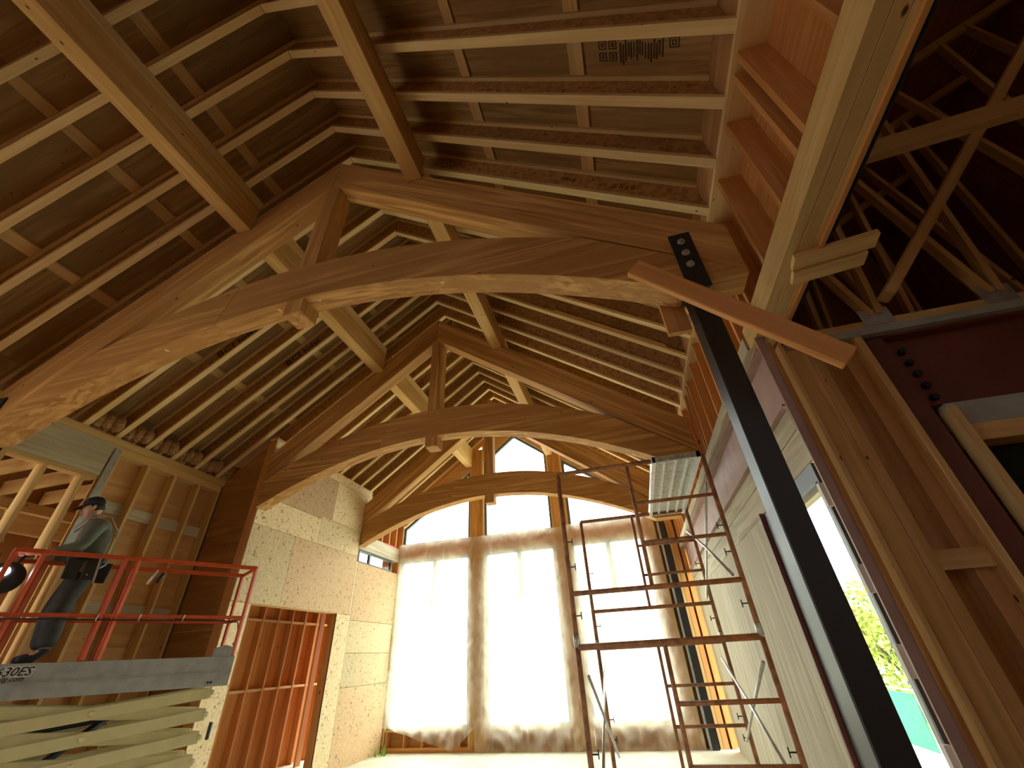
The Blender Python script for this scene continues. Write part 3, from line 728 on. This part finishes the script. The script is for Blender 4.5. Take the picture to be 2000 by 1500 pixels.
# attic trusses over the wing
def attic_truss(y, label, big=False):
    t = empty('attic_truss', (3, y, 3.2), label=label, cat='roof truss', group='open web attic trusses over the wing')
    box('bottom_chord', (1.42, y, 3.20), (5.0, y+.04, 3.29), 'stud', t)
    beam('top_chord', (1.42, y+.02, 5.05), (5.0, y+.02, 7.0), .04, .09, 'stud', t)
    nodes = [(1.93, 3.33), (2.62, 3.33), (3.6, 3.33), (4.5, 3.33)]
    tops = [1.55, 2.35, 3.25, 4.3]
    for k, (xn, zn) in enumerate(nodes):
        zt = lambda x: 5.05+(x-1.42)*.545
        beam('web_member', (xn-.02, y+.02, zn), (tops[k], y+.02, zt(tops[k])), .04, .065, 'stud', t, zd=(0, 1, 0))
        xt = tops[k]+.72
        if xt < 4.95: beam('web_member', (xn+.03, y+.02, zn), (xt, y+.02, zt(xt)), .04, .065, 'stud', t, zd=(0, 1, 0))
        box('nail_plate', (xn-.09, y-.003, 3.24), (xn+.09, y-.001, 3.38), 'zinc', t)
    return t
for k, (y, lb) in enumerate(((2.66, 'first open web attic truss over the red beam at the upper right'), (3.4, 'second attic truss in the dark behind the first'), (4.6, 'last attic truss deep in the dark wing'))):
    attic_truss(y, lb)
bw = beam('diagonal_brace', (2.0, 2.585, 3.40), (3.55, 1.95, 5.12), 0.07, 0.155, 'stud', None, zd=(0, 1, 0), bevel=.01,
    label='big pale diagonal brace crossing the dark attic at the upper right', cat='brace')
beam('attic_strut', (1.40, 1.8, 3.86), (2.95, 1.8, 3.97), 0.05, 0.13, 'stud', None, zd=(0, 0, 1), label='near level strut between the laminated beam and the diagonal brace', cat='brace')
# wing roof and outer walls
cw = empty('ceiling_wing', (3, 2, 5), **S)  # attic sheets given a darker colour to keep the space dim
for k in range(3):
    for q in range(5):
        xa = 1.35+1.22*k; ya = -6.2+2.48*q
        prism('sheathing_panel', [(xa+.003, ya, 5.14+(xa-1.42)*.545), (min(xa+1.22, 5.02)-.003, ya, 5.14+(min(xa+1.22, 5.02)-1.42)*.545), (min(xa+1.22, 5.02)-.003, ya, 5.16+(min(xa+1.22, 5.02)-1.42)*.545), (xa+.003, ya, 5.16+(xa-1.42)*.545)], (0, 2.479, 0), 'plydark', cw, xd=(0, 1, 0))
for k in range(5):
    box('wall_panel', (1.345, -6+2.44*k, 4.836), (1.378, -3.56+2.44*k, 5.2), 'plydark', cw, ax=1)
prism('roof_leak_blocker', [(1.30, -6.4, 5.165+(1.30-1.42)*.545), (5.3, -6.4, 5.165+(5.3-1.42)*.545), (5.3, -6.4, 5.175+(5.3-1.42)*.545), (1.30, -6.4, 5.175+(1.30-1.42)*.545)], (0, 13.0, 0), 'void', cw, xd=(0, 1, 0))  # unseen cover added above the wing panels to stop light leaking in
we = empty('wall_wing_outer', (5, 2, 0), **S)
for k in range(5):
    yy = -6+2.44*k
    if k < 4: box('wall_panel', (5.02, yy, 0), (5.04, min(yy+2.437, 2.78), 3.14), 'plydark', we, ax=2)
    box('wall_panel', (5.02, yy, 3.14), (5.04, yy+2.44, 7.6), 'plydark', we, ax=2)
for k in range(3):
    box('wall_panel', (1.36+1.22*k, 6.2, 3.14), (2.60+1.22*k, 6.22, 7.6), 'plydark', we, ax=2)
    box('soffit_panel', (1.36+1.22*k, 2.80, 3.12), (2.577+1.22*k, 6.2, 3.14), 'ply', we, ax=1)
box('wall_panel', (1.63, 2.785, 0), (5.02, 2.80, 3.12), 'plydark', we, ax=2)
# rear wall of the hall behind the camera
wz = empty('wall_rear', (-2.6, -6.3, 0), **S)
prism('wall_panel', [(-6.6, -6.3, 3.6), (1.35, -6.3, 3.6), (1.35, -6.3, 4.5), (XC, -6.3, 7.5), (-6.6, -6.3, 4.5)], (0, .02, 0), 'plydark', wz, zd=(0, 1, 0))
box('wall_panel', (-6.64, -6.3, 0), (-3.6, -6.28, 3.6), 'plydark', wz, ax=2)
box('wall_panel', (-3.6, -6.3, 0), (-1.6, -6.28, 3.6), 'plydark', wz, ax=2)
box('wall_panel', (-1.6, -6.3, 0), (5.04, -6.28, 3.6), 'plydark', wz, ax=2)
prism('wall_panel', [(1.35, -6.3, 3.6), (5.04, -6.3, 3.6), (5.04, -6.3, 7.1), (1.35, -6.3, 5.1)], (0, .02, 0), 'ply', wz, zd=(0, 1, 0))

# ------------------------------------------------------------------ loose boards at the right
beam('loose_board', (0.375, 1.92, 3.515), (1.19, 1.92, 2.60), 0.045, 0.125, 'orange', None, zd=(0.2, 0, 1), bevel=.006,
     label='short orange board hanging across the black post and laminated beam', cat='board')
sb = empty('scrap_boards', (1.4, 2.05, 3.3), label='two short pale boards nailed together under the laminated beam', cat='board')
beam('board', (1.22, 1.95, 3.30), (1.62, 1.90, 3.30), 0.10, 0.035, 'stud', sb)
beam('board', (1.24, 2.06, 3.285), (1.60, 2.01, 3.285), 0.10, 0.035, 'stud', sb)
box('hanging_block', (0.58, 2.46, 3.36), (0.74, 2.50, 3.72), 'orange', None, ax=2, label='short orange block hanging behind the right end of the nearest truss', cat='block')

# ------------------------------------------------------------------ scaffold tower
XA, XM, XB = -0.57, 0.18, 0.955
sf = empty('scaffold_tower', (0.2, 5.4, 0), label='rusty brown tubular steel scaffold tower in front of the right window', cat='scaffold')
def sframe(y, z0, z1, up_):
    r = 0.0235
    f = tube('scaffold_frame', [(XA, y, z1), (XB, y, z1)], r+.002, 'rust', sf)
    tube('leg', [(XA, y, z0), (XA, y, z1)], r, 'rust', f); tube('leg', [(XB, y, z0), (XB, y, z1)], r, 'rust', f)
    h = z1-z0
    lv = [z1-.42, z1-.80, z1-1.19]
    tube('rung', [(XA, y, lv[2]), (XB, y, lv[2])], r*.95, 'rust', f)
    tube('inner_upright', [(XM, y, lv[2]), (XM, y, z1)], r*.8, 'rust', f)
    for z in lv[:2]: tube('rung', [(XM, y, z), (XB, y, z)], r*.75, 'rust', f)
    for xx in (XA, XB):
        tube('coupling_pin', [(xx, y, z0-.04), (xx, y, z0+.05)], r*1.2, 'galv', f)
        for z in (z0+.62, z1-.72, z0+.2):
            tube('brace_stud', [(xx, y, z), (xx+(.07 if xx < 0 else -.07), y, z)], .006, 'ink', f, n=6)
            tube('brace_stud', [(xx+(.07 if xx < 0 else -.07), y, z-.03), (xx+(.07 if xx < 0 else -.07), y, z+.03)], .005, 'ink', f, n=6)
    return f
for y in (4.37, 6.4):
    sframe(y, 0.03, 1.555, False)
    sframe(y, 1.60, 3.175 if y < 5 else 3.16, True)
    for xx in (XA, XB): box('foot_plate', (xx-.06, y-.06, 0), (xx+.06, y+.06, .02), 'rust', sf)
def brace(x, zc, hz):
    t_ = tube('cross_brace', [(x, 4.37, zc-hz), (x, 5.3, zc-.01), (x, 6.4, zc+hz)], .014, 'galv', sf, n=8)
    tube('brace_arm', [(x+.02, 4.37, zc+hz), (x+.02, 5.35, zc+.02), (x+.02, 6.4, zc-hz)], .014, 'galv', t_, n=8)
brace(XA+.05, .92, .42); brace(XB-.07, 1.0, .38); brace(XB-.07, 2.45, .42)
pk = empty('scaffold_plank', (.68, 5.4, 3.2), label='ribbed aluminium scaffold plank across the top of the tower', cat='plank')
box('deck', (.45, 4.33, 3.165), (.93, 6.46, 3.18), 'plank', pk, ax=1)
for xx in (.45, .905):
    box('side_rail', (xx-.012, 4.32, 3.13), (xx+.028, 6.47, 3.20), 'plankedge', pk, ax=1)
for xx in (.56, .68, .80): box('rib', (xx, 4.35, 3.145), (xx+.022, 6.44, 3.165), 'plankedge', pk, ax=1)
for yy in (4.32, 6.43): box('end_hook', (.45, yy, 3.14), (.93, yy+.04, 3.20), 'plank', pk)

# ------------------------------------------------------------------ scissor lift
LD = V((0.53, 0.848, 0)).normalized(); LN = V((0.848, -0.53, 0)).normalized()
P0 = V((-4.747, 4.781, 0))
def L(s, n, z): return P0+LD*s-LN*n+V((0, 0, z))
lf = empty('scissor_lift', L(-1.1, .3, 0), label='scissor lift with red guard rails, grey deck and cream folding arms', cat='scissor lift')
dk = MB(L(-1, 0, 1.5), LD)
dk.prism([L(-2.2, 0, 1.40), L(.05, 0, 1.40), L(.05, 0, 1.685), L(-2.2, 0, 1.685)], -LN*.03)
dk.build('deck_side', 'liftgrey', lf, bevel=.004)
prism('deck_flange', [L(-2.2, -.012, 1.528), L(.05, -.012, 1.528), L(.05, -.012, 1.536), L(-2.2, -.012, 1.536)], -LN*.014, 'liftgrey', lf, xd=LD)
prism('deck', [L(-2.2, .03, 1.66), L(.05, .03, 1.66), L(.05, .64, 1.66), L(-2.2, .64, 1.66)], (0, 0, .02), 'liftgrey', lf, xd=LD)
prism('deck_side', [L(-2.2, .61, 1.42), L(.05, .61, 1.42), L(.05, .61, 1.70), L(-2.2, .61, 1.70)], -LN*.03, 'liftgrey', lf, xd=LD)
prism('rail_bracket', [L(-.17, .01, 1.685), L(.03, .01, 1.685), L(.03, .01, 1.77), L(-.08, .01, 1.80), L(-.17, .01, 1.77)], -LN*.10, 'liftgrey', lf, xd=LD)
for s_, z in ((-.13, 1.44), (-.16, 1.44)):
    tube('slot', [L(s_, -.001, z), L(s_, -.004, z)], .012, 'ink', lf, n=10)
def bar(name, a, b_, wd=.036, hh=.036, mat='red', parent=lf): return beam(name, a, b_, wd, hh, mat, parent, bevel=.005)
RZ, MZ = 2.655, 2.085
for n_, off in ((0.02, 0), (.64, 1)):
    bar('guard_rail', L(-2.2, n_, RZ), L(.03, n_, RZ), hh=.045); bar('mid_rail', L(-2.2, n_, MZ), L(.03, n_, MZ))
    for s_ in (.02, -1.2, -1.32, -1.98, -2.19):
        bar('guard_post', L(s_, n_, 1.69), L(s_, n_, RZ))
bar('guard_rail', L(.03, .02, RZ), L(.03, .64, RZ)); bar('mid_rail', L(.03, .02, MZ), L(.03, .64, MZ))
bar('guard_rail', L(-2.19, .02, RZ), L(-2.19, .64, RZ))
tube('cable', [L(-2.1, .0, MZ-.035), L(-1.2, -.004, MZ-.04), L(-.2, -.002, MZ-.035), L(-.02, .02, MZ-.05), L(.03, .04, MZ-.2), L(.0, .05, 1.80)], .007, 'rubber', lf, n=6)
for s_ in (-1.35, -1.0, -.6): bar('cable_tie', L(s_, -.012, MZ-.05), L(s_+.01, -.012, MZ+.02), .008, .008, 'white')
tube('lanyard_clip', [L(-1.0, -.01, 2.55), L(-1.05, -.01, 2.40)], .012, 'galv', lf); tube('lanyard_clip', [L(-.93, -.01, 2.52), L(-.97, -.01, 2.42)], .02, 'rubber', lf)
text('model_number', '2630ES', 0.098, L(-1.64, .0006, 1.588), LD, LN, 'white', lf, align='RIGHT', shear=.25, off=.09)
text('model_number', '2630ES', 0.098, L(-1.64, -.0014, 1.588), LD, LN, 'ink', lf, align='RIGHT', shear=.25)
text('web_address', 'www.jlg.com', 0.055, L(-1.67, -.0014, 1.547), LD, LN, 'ink', lf, align='RIGHT', shear=.25)
h = .195; z0 = 1.345; sR, sLft = -.08, -2.05
for k in range(6):
    zt, zb_ = z0-h*k, z0-h*(k+1)
    if zb_ < 0.12: break
    for n0, n1 in ((.06, .115), (.50, .555)):
        beam('scissor_arm', L(sR, n0, zt), L(sLft, n0, zb_), .05, .105, 'cream', lf, bevel=.006)
        beam('scissor_arm', L(sLft, n1, zt), L(sR, n1, zb_), .05, .105, 'cream', lf, bevel=.006)
    for s_ in (sR, (sR+sLft)/2, sLft):
        zz = zt if s_ != (sR+sLft)/2 else (zt+zb_)/2
        a = L(s_, .034, zz); tube('pivot_pin', [a, a+LN*.012], .026, 'cream', lf, n=12)
        a = L(s_, .0, zz); tube('cross_shaft', [L(s_, .05, zz), L(s_, .57, zz)], .02, 'liftgrey', lf)
for s_, z in ((-1.35, 1.20), (-1.42, 1.00)):
    prism('yellow_sticker', [L(s_, .3, z), L(s_+.05, .3, z), L(s_+.05, .3, z+.06), L(s_, .3, z+.06)], -LN*.01, 'yellow', lf)
tube('hydraulic_ram', [L(-1.9, .3, .35), L(-.9, .3, 1.2)], .035, 'rubber', lf)
tube('hose', [L(-1.95, .2, 1.15), L(-1.4, .2, 1.14), L(-.9, .22, 1.19), L(-.6, .2, 1.24)], .022, 'rubber', lf)
prism('chassis', [L(-2.1, .0, .13), L(0, .0, .13), L(0, .0, .30), L(-2.1, .0, .30)], -LN*.64, 'red', lf, xd=LD)
for s_ in (-1.85, -.25):
    for n_ in (-.04, .60):
        tube('wheel', [L(s_, n_, .155), L(s_, n_+.08, .155)], .155, 'rubber', lf, n=20)
bar('control_bracket', L(-.02, -.035, .93), L(-.02, -.035, 1.08), .03, .03, 'ink')

# ------------------------------------------------------------------ the worker on the lift
fwd = -LD; lft = LN
ph = V((-5.86, 3.56, 1.683)); SCp = 0.93
def B(f, l, z): return ph+(fwd*f+lft*l+V((0, 0, z)))*SCp
man = empty('person', ph, label='worker in a black cap, grey green shirt and harness standing on the scissor lift', cat='person')
def skin(name, verts, edges, mat, parent, sub=2, root=0):
    """verts = [(point, radius)] grown with a skin modifier"""
    me = bpy.data.meshes.new(name); o0 = verts[root][0]
    me.from_pydata([tuple(v_-o0) for v_, _ in verts], edges, []); me.materials.append(M[mat])
    o = bpy.data.objects.new(name, me); link(o, parent, Matrix.Translation(o0))
    sk = o.modifiers.new('skin', 'SKIN'); sk.use_smooth_shade = True
    for i, (v_, r) in enumerate(verts):
        d = me.skin_vertices[0].data[i]
        d.radius = (r, r) if not isinstance(r, tuple) else r
        d.use_root = (i == root)
    ss = o.modifiers.new('sub', 'SUBSURF'); ss.levels = sub; ss.render_levels = sub
    return o
q = SCp
vs = [(B(0, 0, .98), .135*q), (B(.02, 0, 1.12), .13*q), (B(.05, 0, 1.28), .15*q), (B(.07, 0, 1.42), .13*q), (B(.11, 0, 1.50), .058*q), (B(.14, 0, 1.56), .052*q),
      (B(0, .10, .93), .095*q), (B(.05, .12, .52), .068*q), (B(-.0, .13, .10), .046*q), (B(.14, .14, .04), .035*q),
      (B(0, -.10, .93), .095*q), (B(.10, -.13, .52), .068*q), (B(.04, -.14, .10), .046*q), (B(.19, -.15, .04), .035*q),
      (B(.07, .21, 1.41), .066*q), (B(.12, .28, 1.13), .046*q), (B(.36, .20, 1.06), .036*q), (B(.44, .17, 1.05), .030*q),
      (B(.07, -.21, 1.41), .066*q), (B(.14, -.27, 1.13), .046*q), (B(.36, -.14, 1.06), .036*q), (B(.45, -.08, 1.05), .030*q)]
ed = [(0, 1), (1, 2), (2, 3), (3, 4), (4, 5), (0, 6), (6, 7), (7, 8), (8, 9), (0, 10), (10, 11), (11, 12), (12, 13), (3, 14), (14, 15), (15, 16), (16, 17), (3, 18), (18, 19), (19, 20), (20, 21)]
skin('body', vs, ed, 'skin', man)
# clothes follow the body a little larger
sh = [(B(.01, 0, 1.00), .16*q), (B(.02, 0, 1.12), .16*q), (B(.045, 0, 1.28), .185*q), (B(.07, 0, 1.41), .155*q), (B(.10, 0, 1.475), .08*q),
      (B(.07, .21, 1.40), .098*q), (B(.12, .28, 1.13), .074*q), (B(.34, .21, 1.06), .055*q), (B(.07, -.21, 1.40), .098*q), (B(.14, -.27, 1.13), .074*q), (B(.34, -.15, 1.06), .055*q)]
skin('shirt', sh, [(0, 1), (1, 2), (2, 3), (3, 4), (3, 5), (5, 6), (6, 7), (3, 8), (8, 9), (9, 10)], 'shirt', man)
tr_ = [(B(.01, 0, 1.03), .15*q), (B(0, 0, .93), .165*q), (B(0, .10, .86), .13*q), (B(.05, .12, .52), .108*q), (B(.0, .13, .12), .092*q), (B(0, -.10, .86), .13*q), (B(.10, -.13, .52), .108*q), (B(.05, -.14, .12), .092*q)]
skin('trousers', tr_, [(0, 1), (1, 2), (2, 3), (3, 4), (1, 5), (5, 6), (6, 7)], 'jeans', man)
for l_, f_ in ((.13, -.0), (-.14, .04)):
    skin('boot', [(B(f_, l_, .14), .062*q), (B(f_, l_, .055), .058*q), (B(f_+.12, l_, .045), .05*q), (B(f_+.19, l_, .04), .038*q)], [(0, 1), (1, 2), (2, 3)], 'boots', man, root=1)
# head bowed forward, with face, ears, hair and cap
hc = B(.19, 0, 1.65); tilt = math.radians(24)
Hf = fwd*math.cos(tilt)-V((0, 0, math.sin(tilt))); Hu = V((0, 0, math.cos(tilt)))+fwd*math.sin(tilt)
def H(f, l, u): return hc+(Hf*f+lft*l+Hu*u)*SCp
def loft(name, rings, mat, parent, n=16):
    mb = MB(hc, Hf, Hu); prev = None; rr = []
    for cf, u, a, b_ in rings:
        rr.append([mb.vert(H(cf+a*math.cos(2*math.pi*k/n), b_*math.sin(2*math.pi*k/n), u)) for k in range(n)])
    for a, b_ in zip(rr, rr[1:]):
        for k in range(n): mb.poly([a[k], a[(k+1) % n], b_[(k+1) % n], b_[k]])
    mb.poly(rr[0][::-1]); mb.poly(rr[-1])
    o = mb.build(name, mat, parent, smooth=True); return o
hd = loft('head', [(.045, -.125, .025, .025), (.035, -.115, .055, .045), (.02, -.085, .082, .062), (.008, -.04, .093, .072), (0, 0, .098, .077), (-.004, .05, .098, .077), (-.008, .09, .085, .067), (-.008, .115, .05, .04), (-.008, .122, .01, .01)], 'skin', man)
nm_ = MB(hc, Hf, Hu); nm_.prism([H(.088, .018, -.055), H(.088, -.018, -.055), H(.094, 0, .0)], (Hf*.034-Hu*.006)*SCp); nm_.build('nose', 'skin', hd)
for s_ in (1, -1):
    MB(H(0, s_*.08, -.01), Hf).ball(H(-.005, s_*.079, -.015), .03*SCp, 6, (.7, .45, 1)).build('ear', 'skin', hd, smooth=True)
    MB(H(.08, s_*.03, .0), Hf).ball(H(.086, s_*.032, .0), .011*SCp, 5).build('eye', 'white', hd, smooth=True)
    MB(H(.08, s_*.03, .0), Hf).ball(H(.0965, s_*.032, -.001), .0045*SCp, 4).build('pupil', 'ink', hd, smooth=True)
beam('mouth', H(.094, .024, -.082), H(.094, -.024, -.082), .006, .006, 'boots', hd)
loft('hair', [(-.03, -.055, .07, .074), (-.022, -.01, .083, .083), (-.012, .04, .092, .085)], 'hair', hd)
cp_ = loft('cap', [(-.006, .028, .110, .088), (-.006, .06, .108, .087), (-.008, .10, .092, .073), (-.008, .128, .05, .04), (-.008, .134, .012, .012)], 'cap', man)
bm_ = MB(hc, Hf, Hu); bm_.prism([H(.06, .078, .03), H(.12, .072, .026), (H(.175, .035, .012)), H(.18, 0, .012), H(.175, -.035, .012), H(.12, -.072, .026), H(.06, -.078, .03)], Hu*.008); bm_.build('cap_peak', 'cap', cp_)
# hands: palm, four unequal fingers and a thumb closed round the lamp handle
for sgn, base in ((1, B(.45, .165, 1.045)), (-1, B(.46, -.075, 1.045))):
    D1 = fwd; U1 = V((0, 0, 1)); S1 = lft*sgn
    hv = [(base, .026*q), (base+D1*.05, .030*q), (base+D1*.085, .028*q)]
    hnd = skin('hand', hv, [(0, 1), (1, 2)], 'skin', man, sub=2)
    for k, (off, ln) in enumerate(((.026, .070), (.009, .078), (-.009, .072), (-.026, .056))):
        b0 = base+D1*.075+U1*off
        pts = [(b0, .010), (b0+D1*ln*.5-S1*.004, .0095), (b0+D1*ln*.75-S1*.028, .0088), (b0+D1*ln*.55-S1*.045, .0078)]
        skin('finger', pts, [(0, 1), (1, 2), (2, 3)], 'skin', hnd, sub=1)
    b0 = base+D1*.03+U1*.02
    skin('thumb', [(b0, .012), (b0+D1*.03+U1*.028-S1*.012, .011), (b0+D1*.058+U1*.022-S1*.03, .0095)], [(0, 1), (1, 2)], 'skin', hnd, sub=1)
# harness, belt, tool pouch
def strap(pts, wd=.024): 
    mb = MB(pts[0], V(pts[-1])-V(pts[0]))
    for a, b_ in zip(pts, pts[1:]): mb.beam(a, b_, .012, wd, lft)
    return mb
strap([B(.26, .12, 1.36), B(.16, .16, 1.53), B(-.02, .14, 1.53), B(-.15, .11, 1.36), B(-.18, .11, 1.15), B(-.17, .14, .98), B(-.04, .25, .84)]).build('harness_strap', 'harness', man)
strap([B(.26, -.12, 1.36), B(.16, -.16, 1.53), B(-.02, -.14, 1.53), B(-.15, -.10, 1.36), B(-.18, -.09, 1.15)]).build('harness_strap', 'harness', man)
mb = MB(B(0, 0, 1.0), fwd); rr = []
for z in (1.00, 1.07):
    rr.append([mb.vert(B(.01+.19*math.cos(2*math.pi*k/16), .20*math.sin(2*math.pi*k/16), z)) for k in range(16)])
for k in range(16): mb.poly([rr[0][k], rr[0][(k+1) % 16], rr[1][(k+1) % 16], rr[1][k]])
mb.build('tool_belt', 'boots', man, smooth=True)
for f_, l_ in ((-.06, .20), (.10, .19), (-.17, .06)):
    a = B(f_, l_, .98); mb = MB(a, fwd); mb.prism([a+fwd*.07+V((0, 0, .03)), a-fwd*.07+V((0, 0, .03)), a-fwd*.055-V((0, 0, .17)), a+fwd*.055-V((0, 0, .17))], -lft*.06 if l_ < .1 else lft*.05)
    mb.build('tool_pouch', 'boots', man, bevel=.008)
beam('hammer_handle', B(-.10, .25, 1.03), B(-.13, .25, .76), .02, .02, 'galv', man)
# the lamp in his hands
lm = empty('work_lamp', B(.80, .02, 1.0), label='round black work lamp with a glowing lens held by the worker', cat='lamp')
MB(B(.60, .05, .80), fwd).ball(B(.60, .05, .80), .15, 12).build('housing', 'rubber', lm, smooth=True)
c = B(.60, .05, .80)+lft*.125+V((0, 0, .035))+fwd*.01
tube('lens', [c, c+lft*.028+V((0, 0, .006))], .042, 'lamp', lm, n=20)
tube('handle', [B(.525, .14, 1.05), B(.525, .04, 1.055), B(.525, -.07, 1.05)], .014, 'rubber', lm)
tube('handle_arm', [B(.525, .04, 1.055), B(.58, .04, .92)], .014, 'rubber', lm)

# ------------------------------------------------------------------ small litter
g = MB((-5.5, 9.9, 0), (1, 0, 0))
for k in range(7):
    a = random.uniform(0, 6.28); c = V((-5.46+random.uniform(-.1, .1), 9.82+random.uniform(-.08, .08), .0))
    g.prism([c, c+V((.05*math.cos(a), .05*math.sin(a), .02)), c+V((.03*math.cos(a+.5), .03*math.sin(a+.5), .12+.04*random.random()))], (.004, .004, .002))
g.build('crumpled_green_sheet', plain('green_plastic', (.25, .5, .05), .5), None, label='crumpled scrap of green plastic on the floor in the far left corner', cat='litter')

# ------------------------------------------------------------------ outside
gr = box('ground', (-120, -120, -0.66), (260, 260, -0.64), 'grass', None, **S)
box('ground_bounce_gravel', (-40, -30, -0.64), (3.9, 60, -0.6), 'gravel', None, ax=1, **S)  # pale pad added outside to bounce daylight up onto the ceiling
box('ground_bounce_gravel', (3.9, -30, -0.64), (9.5, 9.4, -0.6), 'gravel', None, ax=1, **S)
hl = MB((80, 180, 0), (1, 0, 0)); n = 70; rows = []
for k in range(n+1):
    a = -0.5+1.9*k/n; R_ = 210; bx, by = R_*math.sin(a), R_*math.cos(a)
    hh = 9+17*(0.5+noise.noise(V((a*2.3, 2, 0))))+3*noise.noise(V((a*11, 5, 0)))
    rows.append([hl.vert((bx, by, -1)), hl.vert((bx*1.06, by*1.06, hh*.6)), hl.vert((bx*1.12, by*1.12, hh)), hl.vert((bx*1.25, by*1.25, -1))])
for a, b_ in zip(rows, rows[1:]):
    for q_ in range(3): hl.poly([a[q_], b_[q_], b_[q_+1], a[q_+1]])
hl.build('hills', 'hill', None, smooth=True, **S)
tr_ = empty('leafy_tree', (7.4, 17.6, -.6), label='bright green spring tree outside the right hand window', cat='tree')
lv = MB((7.4, 17.6, 1), (1, 0, 0))
rnd = random.Random(3)
for k in range(2600):
    v_ = V((rnd.gauss(0, 1), rnd.gauss(0, 1), rnd.gauss(0, 1))).normalized()*(rnd.random()**.4)
    c = V((7.4+v_.x*1.9, 17.6+v_.y*1.9, 1.5+v_.z*1.75)); a = V((rnd.uniform(-1, 1), rnd.uniform(-1, 1), rnd.uniform(-1, 1))).normalized()*.09; b_ = a.cross(V((rnd.uniform(-1, 1), rnd.uniform(-1, 1), rnd.uniform(-1, 1)))).normalized()*.05
    i0 = lv.vert(c-a); i1 = lv.vert(c+b_); i2 = lv.vert(c+a); i3 = lv.vert(c-b_); lv.poly([i0, i1, i2, i3])
lv.build('foliage', 'leaf', tr_, kind='stuff')
tube('trunk', [(7.4, 17.6, -.6), (7.45, 17.6, .4), (7.3, 17.6, 1.6)], [.12, .09, .05], 'bark', tr_)
for k in range(9):
    a = k*.9; tube('branch', [(7.4, 17.6, .3+.1*k), (7.4+1.2*math.cos(a), 17.6+1.2*math.sin(a), 1.6+.12*k)], [.04, .015], 'bark', tr_, n=6)
fc = empty('screen_fence', (5, 12, -.6), label='green mesh screen fence outside the right hand window', cat='fence')
box('mesh_screen', (4.0, 9.6, -.6), (4.02, 14.2, .72), 'fence', fc, ax=1)
for y in (9.6, 11.1, 12.6, 14.15): tube('fence_post', [(4.05, y, -.6), (4.05, y, .78)], .02, 'galv', fc)
tube('top_rail', [(4.05, 9.6, .76), (4.05, 14.2, .76)], .015, 'galv', fc)
hs_ = empty('distant_house', (34, 98, -.6), label='small tan house in the distance seen through the right window', cat='house')
box('wall', (30, 95, -.6), (40, 101, 4.0), 'house', hs_)
prism('roof', [(29.5, 94.5, 4.0), (40.5, 94.5, 4.0), (35, 94.5, 6.6)], (0, 7, 0), 'bark', hs_)
